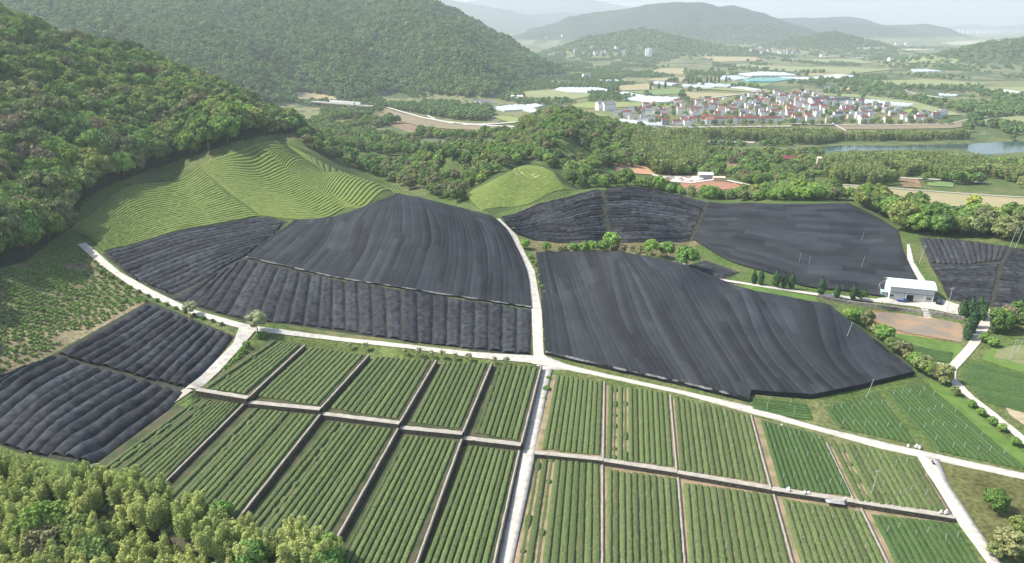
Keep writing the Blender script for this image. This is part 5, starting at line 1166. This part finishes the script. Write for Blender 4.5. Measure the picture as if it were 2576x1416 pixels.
# greenhouses
M['film'] = mat('greenhouse_film', (.44, .48, .50), .35, (.56, .60, .62), .04, 4, spec=.5, coord='World'); M['film2'] = mat('teal_film', (.12, .30, .29), .6, (.16, .34, .32), .05, 3, coord='World')
GHS = [
 ([(1396, 227), (1408, 222), (1500, 222), (1553, 230), (1492, 236), (1430, 234)], 'white greenhouse block nearest the foot of the big left mountain'), ([(1525, 235), (1575, 233), (1626, 243), (1612, 245)], 'narrow white greenhouse strip above the square white block'),
 ([(1568, 251), (1609, 243), (1712, 247), (1684, 259), (1642, 260)], 'square white greenhouse block left of the village'), ([(1231, 273), (1300, 265), (1361, 269), (1323, 278), (1269, 281)], 'white greenhouse block behind the dark wooded hill, largest of its trio'),
 ([(1320, 266), (1350, 263), (1372, 268), (1352, 270)], 'small white greenhouse at the back of the trio behind the wooded hill'), ([(1315, 279), (1345, 275), (1363, 283), (1342, 285)], 'small white greenhouse at the front of the trio behind the wooded hill'),
 ([(1075, 268), (1120, 266), (1141, 273), (1130, 275)], 'low white greenhouse beside the highway curve'), ([(1632, 209), (1660, 207), (1706, 213), (1690, 216)], 'thin white greenhouse strip between two tan fields'), ([(1504, 204), (1575, 203), (1570, 208), (1510, 209)], 'pale greenhouse strip in the orchards'),
 ([(1510, 303), (1562, 303), (1670, 312), (1665, 319), (1600, 316)], 'long pale greenhouse strip in front of the left end of the village'), ([(1852, 188), (1916, 182), (1978, 185), (2008, 192), (1890, 193)], 'white greenhouse block behind the teal one'),
 ([(1960, 196), (2037, 197), (2104, 190), (2175, 193), (2118, 199), (2044, 202)], 'long white greenhouse block right of the teal one'), ([(1813, 193), (1850, 192), (1886, 198), (1850, 203), (1812, 201)], 'white greenhouse block left of the teal one'),
 ([(1716, 215), (1750, 216), (1798, 221), (1780, 224), (1720, 220)], 'white greenhouse strip beside the row of tall trees, left'), ([(1743, 211), (1785, 212), (1848, 217), (1830, 220), (1780, 216)], 'white greenhouse strip beside the row of tall trees, upper'), ([(1838, 221), (1870, 220), (1918, 227), (1900, 230)], 'white greenhouse strip in line with the village middle'),
 ([(2069, 245), (2178, 252), (2300, 264), (2286, 269), (2117, 257)], 'long thin white greenhouse behind the dark-roofed hall'), ([(2360, 237), (2411, 240), (2404, 244), (2366, 243)], 'small grey greenhouse among the far woods at right'), ([(2291, 176), (2330, 176), (2378, 181), (2300, 183)], 'faint white greenhouse strip below the far right hill'), ([(2496, 227), (2530, 228), (2600, 237), (2580, 240)], 'thin white greenhouse at the right edge'),
]
def greenhouse(pts, label, material='film'):
    k = (len(pts)+1)//2; a = pts[:k]; b = pts[k:][::-1]; lf = Loft(a, b); d = lf.ev(.5, .5)[1]; h = 2.6 if d < 1500 else 3.5; tw = 9 if d < 1500 else 16
    nt_ = max(2, int(lf.wid/tw)); nu = max(4, int(lf.len/14)+2); per = 4; u = np.linspace(0, 1, nt_*per+1); v = np.linspace(0, 1, nu); uu, vv = np.meshgrid(u, v); P = lf.ev(uu, vv)
    arch = np.abs(np.sin(np.pi*uu*nt_)); base = H(P[..., 0], P[..., 1]); Z = base+h*(.62+.38*arch); c = np.array([*P.reshape(-1, 2).mean(0), base.mean()])
    root = empty('greenhouse', c); tag(root, label, 'greenhouse', 'plastic greenhouses on the plain')
    V = np.dstack([P, Z]).reshape(-1, 3)-c; mk('film_roof', V, gridf(nu, len(u)), M[material], root)
    nv_, w_ = nu, len(u); loop = list(range(w_))+[i*w_+w_-1 for i in range(1, nv_)]+[(nv_-1)*w_+j for j in range(w_-2, -1, -1)]+[i*w_ for i in range(nv_-2, 0, -1)]
    Vt = V[loop]; Vb = Vt.copy(); Vb[:, 2] -= h+1.5; kk = len(loop); mk('side_wall', np.r_[Vt, Vb], [[i, (i+1) % kk, kk+(i+1) % kk, kk+i] for i in range(kk)], M[material], root)
for g_ in GHS: greenhouse(*g_)
greenhouse([(1868, 202), (1925, 197), (2000, 200), (1943, 208), (1884, 207)], 'teal green covered greenhouse block on the plain', 'film2')
# ------------------------------------------------------------------ houses
WALLC = {'white': mat('white_house_wall', (.80, .79, .78), .8), 'grey': mat('grey_house_wall', (.40, .40, .39), .85), 'cream': mat('cream_house_wall', (.60, .52, .38), .85), 'pink': mat('pink_house_wall', (.62, .46, .42), .85)}
ROOFC = {'red': mat('dark_red_tiles', (.13, .042, .036), .8, (.19, .065, .055), 1.5, 3), 'grey': mat('grey_tiles', (.14, .14, .15), .8, (.21, .21, .22), 1.5, 3), 'orange': mat('orange_tiles', (.28, .14, .10), .8), 'black': mat('blue_black_tiles', (.045, .05, .065), .6)}
def gable(w_, d, h, rh, ov=.5):
    x, y = w_/2, d/2
    wall = ([(-x, -y, -3), (x, -y, -3), (x, y, -3), (-x, y, -3), (-x, -y, h), (x, -y, h), (x, y, h), (-x, y, h), (-x, 0, h+rh), (x, 0, h+rh)], [[0, 1, 5, 4], [1, 2, 6, 9, 5], [2, 3, 7, 6], [3, 0, 4, 8, 7]])
    e = ov*rh/y; X = x+ov*.4; Y = y+ov; t = .22
    v = [(-X, -Y, h-e), (X, -Y, h-e), (X, 0, h+rh+.05), (-X, 0, h+rh+.05), (X, Y, h-e), (-X, Y, h-e)]; v += [(a, b, c+t) for a, b, c in v]
    f = [[0, 1, 2, 3][::-1], [3, 2, 4, 5][::-1], [6, 7, 8, 9], [9, 8, 10, 11], [0, 1, 7, 6], [4, 5, 11, 10], [1, 2, 8, 7], [2, 4, 10, 8], [0, 3, 9, 6][::-1], [3, 5, 11, 9][::-1]]
    return wall, (v, f)
HS = []
for i, (w_, d, h, rh) in enumerate([(12, 10, 8.5, 2.6), (10, 9, 10, 2.4), (15, 10, 7.5, 2.8), (9, 8, 6, 2.2), (13, 9, 11, 2.4), (24, 10, 8, 2.8)]):
    (wv, wf), (rv, rf) = gable(w_, d, h, rh); o = mk('wall', wv, wf, None); wm = o.data; bpy.data.objects.remove(o); o = mk('roof', rv, rf, None); rm = o.data; bpy.data.objects.remove(o)
    ws_ = {k: wm.copy() for k in WALLC}; rs_ = {k: rm.copy() for k in ROOFC}
    for k in ws_: ws_[k].materials.append(WALLC[k])
    for k in rs_: rs_[k].materials.append(ROOFC[k])
    mb = MB(); nx = max(2, int(w_/3.4))
    HS.append((w_, d, h, ws_, rs_, nx))
mb = MB(); mb.box((0, 0, 0), (1.3, .12, 1.5)); o = mb.build('window', M['glass']); winme = o.data; bpy.data.objects.remove(o)
NH = [0]
def house(x, y, t, wall, roof, rz_, s, label, group, win=0, z=None):
    w_, d, h, ws_, rs_, nx = HS[t]; z = float(H(x, y)) if z is None else z; root = empty('house', (x, y, z), rz_); root.scale = (s, s, s); tag(root, label, 'house', group)
    for nm, me in (('wall', ws_[wall]), ('roof', rs_[roof])): o = bpy.data.objects.new(nm, me); COL.objects.link(o); o.parent = root
    for q in range(win):
        o = bpy.data.objects.new('window', winme); COL.objects.link(o); o.parent = root; o.location = ((q % 2-.5)*w_*.5, -d/2-.05, 2.0+3.2*(q//2))
    NH[0] += 1
VILL = [(1548, 292), (1570, 276), (1610, 268), (1700, 262), (1770, 254), (1850, 248), (1905, 239), (1960, 234), (2040, 236), (2110, 258), (2190, 264), (2270, 276), (2320, 284), (2375, 290), (2385, 300), (2350, 311), (2280, 311), (2120, 311), (1990, 309), (1900, 312), (1760, 316), (1680, 318), (1620, 310), (1560, 302)]
hp = scatter(VILL, 17.5, 17, 500, 2500, hide=30, cond=lambda x, y, z, px, py: ~inpoly([(2262, 272), (2335, 270), (2335, 288), (2262, 288)], px, py))
hp = hp[np.argsort(hp[:, 1])]; 
if len(hp) > 222: hp = hp[np.sort(np.random.default_rng(2).choice(len(hp), 222, replace=False))]
rr = random.Random(9); rows_ = {}
for x, y, z in hp:
    px, py = map(float, proj(x, y, z)); red = vnoise(np.array(x/60), np.array(y/60), 5)
    roof = rr.choices(['red', 'grey', 'orange', 'black'], [.48, .40, .08, .04] if px < 2100 else [.28, .52, .04, .16])[0]; wall = rr.choices(['white', 'grey', 'cream', 'pink'], [.80, .11, .05, .04] if px < 2100 else [.60, .30, .07, .03])[0]
    row = int((y-hp[0, 1])/32); rows_.setdefault(row, []).append((px, x, y, roof, wall))
for row, L_ in sorted(rows_.items()):
    L_.sort()
    for i, (px, x, y, roof, wall) in enumerate(L_):
        x_ = 'house row of the village' ; t = rr.choice([0, 0, 1, 2, 3, 4]) if row > 1 or px > 2000 else rr.choice([0, 2, 5, 0])
        house(x, y, t, wall, roof, -.12+rr.choice([0, 0, 1.57])+rr.uniform(-.12, .12), .68+.2*rr.random(), f"{wall} house with {dict(red='dark red', grey='grey', orange='orange', black='dark')[roof]} roof, {nth(i)} from the left in {nth(row)} nearest village row", 'houses of the big village', 4 if row < 3 and t != 3 else 0)
for i, px in enumerate([1778, 1812, 1846, 1880, 1914, 1946]):
    x, y = ground(px, 309-i*.3); house(x, y, 5, 'white', 'red', -.06, .78, f"{nth(i)} terraced house block from the left with long red roof at the village front", 'terraced blocks at the village front', 4)
x, y = ground(2085, 262); (wv, wf), (rv, rf) = gable(62, 26, 8, 3); ro = empty('hall', (x, y, float(H(x, y))), -.12); tag(ro, 'large hall with blue-black roof and white walls behind the village', 'hall'); mk('wall', wv, wf, WALLC['white'], ro); mk('roof', rv, rf, ROOFC['black'], ro)
def hamlet(poly, n, seed, sp, group, lab):
    h_ = scatter(poly, sp, seed, 500, 9000, hide=60); r = np.random.default_rng(seed); 
    if len(h_) > n: h_ = h_[r.choice(len(h_), n, replace=False)]
    h_ = sorted(h_.tolist())
    for i, (x, y, z) in enumerate(h_): house(x, y, [0, 1, 4][i % 3], 'white' if i % 4 else 'grey', 'red' if i % 3 else 'grey', rr.uniform(-.6, .9), 1.25, f"{nth(i)} house from the left in {lab}", group)
hamlet([(1425, 126), (1500, 122), (1620, 128), (1650, 138), (1500, 142), (1430, 134)], 36, 21, 55, 'hamlet below the far wooded hills', 'the far hamlet below the wooded hills')
hamlet([(1885, 128), (1920, 122), (1985, 122), (2000, 134), (1910, 140)], 26, 22, 45, 'hamlet by the rounded far hill', 'the far white hamlet by the rounded hill')
hamlet([(1345, 92), (1420, 88), (1425, 94), (1350, 98)], 12, 23, 90, 'most distant hamlet', 'the faint most distant hamlet')
for i, (px, py) in enumerate([(1515, 276), (1530, 277), (1209, 273), (1222, 274), (2068, 143), (2240, 153), (1386, 143), (1475, 198), (2255, 112), (2280, 112)]):
    x, y = ground(px, py); house(x, y, 2, 'white', 'grey', .3, 1.3, f"{nth(i)} of the scattered single white farmhouses on the plain, counted by build" if False else f"{['small white farmhouse left of the big village', 'grey-roofed farmhouse beside the one left of the village', 'white shed by the greenhouse trio, left', 'white shed by the greenhouse trio, right', 'lone white house below the rounded far hill', 'lone white house under the far right hill', 'lone white shed at the foot of the big mountain', 'white hut in the orchards', 'left faint house on the far pale plain', 'right faint house on the far pale plain'][i]}", None)
for i, (px, py) in enumerate([(1628, 141), (1634, 142)]):
    x, y = ground(px, py); g = float(H(x, y)); r_ = empty('silo', (x, y, g)); tag(r_, f"{['left', 'right'][i]} of the twin white towers beside the far hamlet", 'tower'); m = MB(); m.box((0, 0, 13), (15, 15, 28)); m.build('wall', WALLC['white'], r_); m = MB(); m.tube((0, 0, 27), (0, 0, 31), 10, 2, 4); m.build('roof', WALLC['grey'], r_)
# arched white shed at the mountain foot
x, y = ground(1300, 249); ar = empty('arched_shed', (x, y, float(H(x, y))), .1); tag(ar, 'white arched shed at the foot of the big left mountain', 'shed')
V = [(a, 9*math.cos(t), 7*math.sin(t)) for a in (-11, 11) for t in np.linspace(0, math.pi, 13)]; mk('arched_roof', V, gridf(2, 13), WALLC['white'], ar); m = MB(); v = [(q[0]*.99, q[1], q[2]) for q in V]; m.add(v[:13], [tuple(range(13))]); m.add(v[13:], [tuple(range(12, -1, -1))]); m.build('end_wall', WALLC['grey'], ar)
# viaduct at the left
a = G3(806, 270); b = G3(930, 276); br = empty('viaduct', a, math.atan2(b.y-a.y, b.x-a.x)); tag(br, 'pale concrete viaduct below the big left mountain', 'bridge'); Lb = (b-a).length
m = MB(); m.box((Lb/2, 0, 8.5), (Lb+30, 9, 1.6)); m.build('deck', M['road'], br)
m = MB(); m.box((Lb/2, -4.6, 9.6), (Lb+30, .3, 1.1)); m.build('parapet', M['pipe'], br)
for i in range(7): m = MB(); m.box((Lb*(i+.5)/7, 0, 3.6), (2, 6, 9)); m.build('pier', M['path'], br)
tt = empty('white_barrier', (a.x, a.y, a.z)); tt.rotation_euler = br.rotation_euler; tag(tt, 'long white segmented noise barrier on the viaduct', 'barrier')
for i in range(14): m = MB(); m.box((Lb*(.2+.045*i), 3.2, 11.4), (Lb*.034, 1, 3.4)); m.build('panel', M['pipe'], tt)
# distant town
tw = mat('pale_tower_wall', (.62, .62, .62), .8)
for i in range(14):
    px = 2410+i*8+rr.uniform(-3, 3); u, t = ray(px, 80); Y = 9000+rr.uniform(0, 800); x = float(u*Y); h = rr.uniform(18, 48) if i < 9 else rr.uniform(12, 24); z = float(H(x, Y)); r_ = empty('tower_block', (x, Y, z)); tag(r_, f"{nth(i)} faint tower block from the left in the distant town", 'tower block', 'distant town blocks')
    m = MB(); m.box((0, 0, h/2), (34, 20, h)); m.box((0, 0, h+2), (10, 8, 4)); m.build('wall', tw, r_)
# red and orange sheds
def shed(px, py, w_, d, h, rh, wall, roof, label, rz_=-.1):
    x, y = ground(px, py); r_ = empty('shed', (x, y, float(H(x, y))), rz_); tag(r_, label, 'shed'); (wv, wf), (rv, rf) = gable(w_, d, h, rh); mk('wall', wv, wf, wall, r_); mk('roof', rv, rf, roof, r_)
shed(1955, 413, 12, 9, 4.5, 1, FM['orange'], FM['orange'], 'small orange shed beside the dark red one near the river'); shed(1975, 413, 16, 10, 6, 2.5, FM['red'], ROOFC['red'], 'dark red shed beside the orange one near the river'); shed(1774, 449, 11, 8, 4, 1, WALLC['grey'], WALLC['white'], 'grey and white cabin at the white rubble yard')
shed(2056, 428, 3, 3, 11, 1, WALLC['cream'], WALLC['cream'], 'thin cream tower by the bamboo edge'); shed(1808, 455, 9, 4, 3, .6, WALLC['cream'], WALLC['cream'], 'low cream shelter right of the grey cabin')
r = np.random.default_rng(8)
for i in range(26):
    px = 1672+r.random()*92; py = 446+r.random()*10+(px-1672)*.02; g = G3(px, py); s = .8+2.2*r.random(); V, F = [], []
    for a in range(5):
        for b in range(7): th = math.pi*a/4; ph = 6.283*b/7; q = s*(.7+.5*r.random()); V.append((q*math.sin(th)*math.cos(ph)*1.5, q*math.sin(th)*math.sin(ph), q*math.cos(th)*.5))
    F = [[a*7+b, (a+1)*7+b, (a+1)*7+(b+1) % 7, a*7+(b+1) % 7] for a in range(4) for b in range(7)]
    o = mk('stone_slab', V, F, WALLC['white' if i % 4 else 'grey'], None); o.location = g+Vector((0, 0, .4)); tag(o, f"{'white' if i % 4 else 'grey'} stone block lying in the rubble yard beyond the netted hills", 'stone block', 'white stone blocks in the rubble yard')
# ------------------------------------------------------------------ woods as masses
EXF = [p for _, p in FIELDS]+[g_[0] for g_ in GHS]+[VILL]+[[(1866, 202), (1925, 196), (2003, 200), (1943, 209), (1880, 208)]]+[a+b[::-1] for _, (a, b) in WATER]
PTS = {'broad': [], 'near': [], 'bamboo': []}
def addw(k, P, s0, s1, seed=1):
    if len(P): PTS[k].append(np.c_[P, np.random.default_rng(seed).uniform(s0, s1, len(P))])
hillc = lambda x, y, z, px, py: (z > -14) & (px > -120) & (px < 2700)
SCR = [(-150, -60), (2720, -60), (2720, 330), (-150, 330)]
# the mountain on the left
gx, gy = np.meshgrid(np.arange(-1500, 300, 9.5), np.arange(1000, 2250, 9.5)); r = np.random.default_rng(31); gx = (gx+r.uniform(-4, 4, gx.shape)).ravel(); gy = (gy+r.uniform(-4, 4, gy.shape)).ravel()
m = np.abs(gx/gy) < 1.1; gx, gy = gx[m], gy[m]; z = H(gx, gy); px, py = proj(gx, gy, z); rh = ridge_h(gx, gy)
m = (rh > -14) & (px > -60) & (px < 1450) & (hidden_by(gx, gy, z) < 9) & (py > -40) & (py < 300)
for e in EXF: m &= ~inpoly(e, px, py)
addw('broad', np.stack([gx[m], gy[m], z[m]-2], -1), .85, 1.5)
# the far hills: one clump stands for a stand of trees
gx, gy = np.meshgrid(np.arange(-600, 3400, 18), np.arange(2000, 4600, 18)); gx = (gx+r.uniform(-9, 9, gx.shape)).ravel(); gy = (gy+r.uniform(-9, 9, gy.shape)).ravel()
m = np.abs(gx/gy) < .85; gx, gy = gx[m], gy[m]; z = H(gx, gy); px, py = proj(gx, gy, z); rh = ridge_h(gx, gy)
m = (rh > -16) & (px > 1150) & (px < 2640) & (hidden_by(gx, gy, z) < 9)
addw('broad', np.stack([gx[m], gy[m], z[m]-6], -1), .9, 1.6)
# woods on the plain between the fields
RES = EXF+[LIGHTG, [(960, 270), (1130, 300), (1320, 312), (1320, 335), (1100, 332), (960, 300)]]
wn_ = lambda x, y, z, px, py: (vnoise(x/70, y/150, 71)*.6+vnoise(x/24, y/40, 72)*.4 > .59) & (ridge_h(x, y) < -14)
addw('broad', scatter([(700, 120), (1640, 120), (1640, 250), (1440, 262), (1000, 290), (700, 260)], 11, 41, 900, 3200, RES, lambda x, y, z, px, py: (vnoise(x/60, y/110, 73) > .42) & (ridge_h(x, y) < -14)), .45, .9)
addw('broad', scatter([(1640, 118), (2700, 105), (2700, 330), (2440, 310), (2200, 270), (1640, 262)], 15, 42, 800, 4200, RES, wn_), .65, 1.15)
addw('broad', scatter([(1060, 262), (1230, 268), (1240, 300), (1170, 310), (1080, 292)], 8, 43, 700, 1600, RES), .8, 1.2); addw('broad', scatter([(930, 268), (1070, 268), (1080, 296), (1010, 280)], 8, 44, 700, 1600, RES), .7, 1.1)
addw('broad', scatter([(2380, 270), (2470, 262), (2700, 262), (2700, 345), (2440, 335), (2420, 318), (2440, 298)], 11, 45, 600, 1500, RES, lambda x, y, z, px, py: vnoise(x/30, y/30, 75) > .42), .8, 1.25)
LR = [a for a in scatter([(1600, 330), (1700, 345), (2110, 360), (2440, 350), (2700, 345), (2700, 400), (2440, 380), (2060, 385), (1780, 366), (1640, 350)], 9, 46, 500, 1400, RES, lambda x, y, z, px, py: vnoise(x/40, y/40, 76) > .40).tolist()]
LR = np.array(LR); lpx, lpy = proj(LR[:, 0], LR[:, 1], LR[:, 2]); addw('broad', LR[(lpy < 352) | (lpx < 1990)], .4, .8)
addw('bamboo', scatter([(1650, 338), (1800, 341), (2100, 344), (2120, 356), (2060, 366), (1900, 356), (1700, 346)], 6.6, 47, 500, 1400, RES), .9, 1.3)
addw('bamboo', scatter([(2112, 348), (2250, 345), (2430, 345), (2440, 352), (2300, 356), (2120, 354)], 6.6, 48, 500, 1400, RES), .75, 1.1)
addw('bamboo', scatter([(1600, 342), (1700, 348), (1770, 362), (1765, 432), (1700, 442), (1640, 436), (1590, 405)], 6.2, 49, 400, 1200, RES), .95, 1.35)
addw('bamboo', scatter([(2070, 412), (2150, 404), (2300, 405), (2440, 414), (2520, 420), (2700, 410), (2700, 470), (2560, 462), (2420, 466), (2300, 440), (2230, 470), (2090, 462), (2066, 430)], 6.4, 50, 400, 1000, RES, lambda x, y, z, px, py: vnoise(x/35, y/35, 77) > .30), .85, 1.25)
addw('near', scatter([(1700, 385), (2066, 384), (2066, 470), (1900, 470), (1850, 450), (1700, 440)], 8, 51, 350, 1000, RES, lambda x, y, z, px, py: vnoise(x/25, y/25, 78) > .34), .5, .95)
addw('near', scatter([(2110, 436), (2360, 420), (2700, 420), (2700, 482), (2420, 464), (2250, 454), (2110, 448)], 8, 52, 350, 1000, RES, lambda x, y, z, px, py: vnoise(x/28, y/28, 79) > .50), .6, 1.05)
addw('near', scatter(ORCH, 7, 53, 300, 900), .22, .35)
addw('near', scatter([(1050, 345), (1262, 350), (1240, 390), (1060, 378)], 10, 54, 300, 1100, (), lambda x, y, z, px, py: vnoise(x/22, y/22, 81) > .55), .3, .6)
addw('near', scatter(VILL, 26, 57, 500, 2500, (), None, 30), .5, .85)
for x, y, z, s, k in FARPTS: PTS['near'].append(np.array([[x, y, z, s]]))
for i, (px, py) in enumerate([(1680+q*9, 218-q*.4) for q in range(0)]): pass
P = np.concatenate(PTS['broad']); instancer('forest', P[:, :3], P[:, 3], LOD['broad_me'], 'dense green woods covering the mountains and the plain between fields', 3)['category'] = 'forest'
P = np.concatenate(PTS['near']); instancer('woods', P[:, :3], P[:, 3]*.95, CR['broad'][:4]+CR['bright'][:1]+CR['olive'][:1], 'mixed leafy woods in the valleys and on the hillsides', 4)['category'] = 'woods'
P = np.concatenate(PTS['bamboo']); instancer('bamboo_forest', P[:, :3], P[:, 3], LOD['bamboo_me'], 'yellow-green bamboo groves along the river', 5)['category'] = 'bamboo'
for i, (px, py, s) in enumerate([(1636, 226, 1.3), (1657, 224, 1.5), (1673, 223, 1.7), (1732, 212, 1.5), (1742, 212, 1.7), (1752, 211, 1.7), (1762, 211, 1.6), (1778, 210, 1.6), (1788, 210, 1.6), (1798, 209, 1.5), (1808, 209, 1.6), (1826, 208, 1.7), (1530, 235, 1.3), (1542, 236, 1.5), (1552, 235, 1.4)]):
    treep('cypress', px, py, s*1.1, f"{nth(i)} tall dark tree from the left among the greenhouses on the plain" if i < 12 else f"tall dark tree beside the mountain-foot greenhouse, {nth(i-12)} of three", 'tall trees among the greenhouses', s*1.2)
for i in range(26):
    px = 1765+i*25; py = 313.5 if px < 2000 else 312; 
    treep('broad' if i % 2 else 'olive', px+rr.uniform(-6, 6), py+1.5, .62+.2*rr.random(), f"{nth(i)} street tree from the left along the village front", 'street trees at the village front')

# ------------------------------------------------------------------ air
hz = mat('haze_air', (1, 1, 1)); hz.node_tree.nodes.clear(); N = hz.node_tree.nodes
pv = N.new('ShaderNodeVolumePrincipled'); pv.inputs['Color'].default_value = (.86, .93, 1.0, 1); pv.inputs['Density'].default_value = HAZE; pv.inputs['Anisotropy'].default_value = .25
ou = N.new('ShaderNodeOutputMaterial'); hz.node_tree.links.new(pv.outputs[0], ou.inputs['Volume'])
m = MB(); top = float(max(HG.max(), HC))+6; low = float(HG.min())-9; m.box((0, 8100, (top+low)/2), (50000, 16700, top-low)); hb = m.build('haze', hz); tag(hb, kind='stuff')

# ------------------------------------------------------------------ terrain mesh
G_GRASS = np.array([.075, .115, .032]); G_FOREST = np.array([.028, .042, .017]); G_DRY = np.array([.20, .17, .095]); G_SOIL = np.array([.28, .18, .11])
COVER = [ # (polygon in view, colour, strength)
 ([(-400, -200), (100, 20), (360, 110), (620, 220), (770, 310), (742, 335), (684, 338), (590, 358), (490, 392), (390, 422), (285, 462), (212, 505), (178, 570), (60, 660), (-400, 760)], (.022, .032, .014)),
 ([(180, 580), (262, 640), (655, 550), (880, 560), (1080, 505), (690, 345), (560, 400), (300, 480)], (.062, .088, .028)),
 ([(1150, 500), (1240, 540), (1460, 480), (1400, 420), (1320, 405), (1240, 440)], (.060, .088, .028)),
 ([(960, 280), (1120, 320), (1300, 325), (1310, 345), (1050, 340), (940, 300)], (.21, .16, .105)),
 ([(-80, 900), (110, 838), (330, 745), (380, 755), (215, 640), (150, 640), (60, 665), (-80, 690)], (.15, .145, .075)),
 ([(-100, 880), (120, 800), (330, 760), (370, 760), (130, 890), (0, 950), (-200, 1000)], (.21, .18, .105)),
 ([(2200, 780), (2420, 815), (2425, 862), (2260, 840), (2160, 800)], (.26, .16, .085)),
 ([(1640, 440), (1760, 440), (1900, 470), (1850, 490), (1700, 475)], (.24, .19, .13)),
 ([(2350, 1150), (2600, 1190), (2700, 1500), (2540, 1500), (2440, 1300)], (.10, .105, .040)),
 ([(1320, 600), (1760, 600), (1740, 665), (1340, 640)], (.14, .13, .065)),
 ([(620, 880), (640, 830), (1360, 910), (1355, 925), (900, 895)], (.10, .13, .04)),
]
px_, py_ = proj(XX, YY, HG)
nz = fbm(XX/9, YY/9, 4, 41); nz2 = fbm(XX/70, YY/70, 4, 43); nz3 = fbm(XX/1.7, YY/1.7, 2, 47)
col = G_GRASS+(G_DRY-G_GRASS)*np.clip(nz*1.1+.12+nz2*.5, 0, 1)[..., None]*.55
far = np.clip((YY-600)/500, 0, 1)[..., None]
fld = np.array([.15, .165, .075])+(np.array([.24, .20, .12])-np.array([.15, .165, .075]))*np.clip(nz2*1.5+.5, 0, 1)[..., None]
wood = np.array([.065, .10, .042])
fm = np.where((nz2+nz*.4)[..., None] > .08, wood, fld)
col = col*(1-far)+fm*far
hill = (np.clip((RH+4)/6, 0, 1))[..., None]
hc_ = np.where((YY > 3300)[..., None], np.array([.030, .050, .026]), np.array([.060, .095, .038]))
col = col*(1-hill)+(hc_*(1+.35*nz[..., None]+.4*nz2[..., None]))*hill
for poly, c in COVER:
    m_ = inpoly(poly, px_, py_) & (YY < 1300)
    col[m_] = np.array(c)*(1+.35*nz[m_])[:, None]
col = col*(1+.18*nz3[..., None]*(YY < 500)[..., None])
col = np.clip(col, .004, .8)
V = np.stack([XX, YY, HG], -1).reshape(-1, 3)
gm = bpy.data.materials.new('ground_cover'); gm.use_nodes = True; N = gm.node_tree.nodes; L = gm.node_tree.links; p = N['Principled BSDF']; p.inputs['Roughness'].default_value = .95; p.inputs['Specular IOR Level'].default_value = .1
at = N.new('ShaderNodeAttribute'); at.attribute_name = 'cover'
ge = N.new('ShaderNodeNewGeometry'); n1 = N.new('ShaderNodeTexNoise'); n1.inputs['Scale'].default_value = .9; n1.inputs['Detail'].default_value = 6; L.new(ge.outputs['Position'], n1.inputs[0])
mr = N.new('ShaderNodeMapRange'); mr.inputs[1].default_value = .3; mr.inputs[2].default_value = .7; mr.inputs[3].default_value = .6; mr.inputs[4].default_value = 1.45; L.new(n1.outputs[0], mr.inputs[0])
mx = N.new('ShaderNodeMix'); mx.data_type = 'RGBA'; mx.blend_type = 'MULTIPLY'; mx.inputs[0].default_value = 1; L.new(at.outputs['Color'], mx.inputs[6]); L.new(mr.outputs[0], mx.inputs[7]); L.new(mx.outputs[2], p.inputs['Base Color'])
bm_ = N.new('ShaderNodeBump'); bm_.inputs['Strength'].default_value = .7; bm_.inputs['Distance'].default_value = .3; L.new(n1.outputs[0], bm_.inputs['Height']); L.new(bm_.outputs[0], p.inputs['Normal'])
ter = mk('terrain', V, gridf(NV, NU), gm, None, True, None, None, np.concatenate([col, np.ones(col.shape[:2]+(1,))], -1).reshape(-1, 4)); tag(ter, kind='structure')
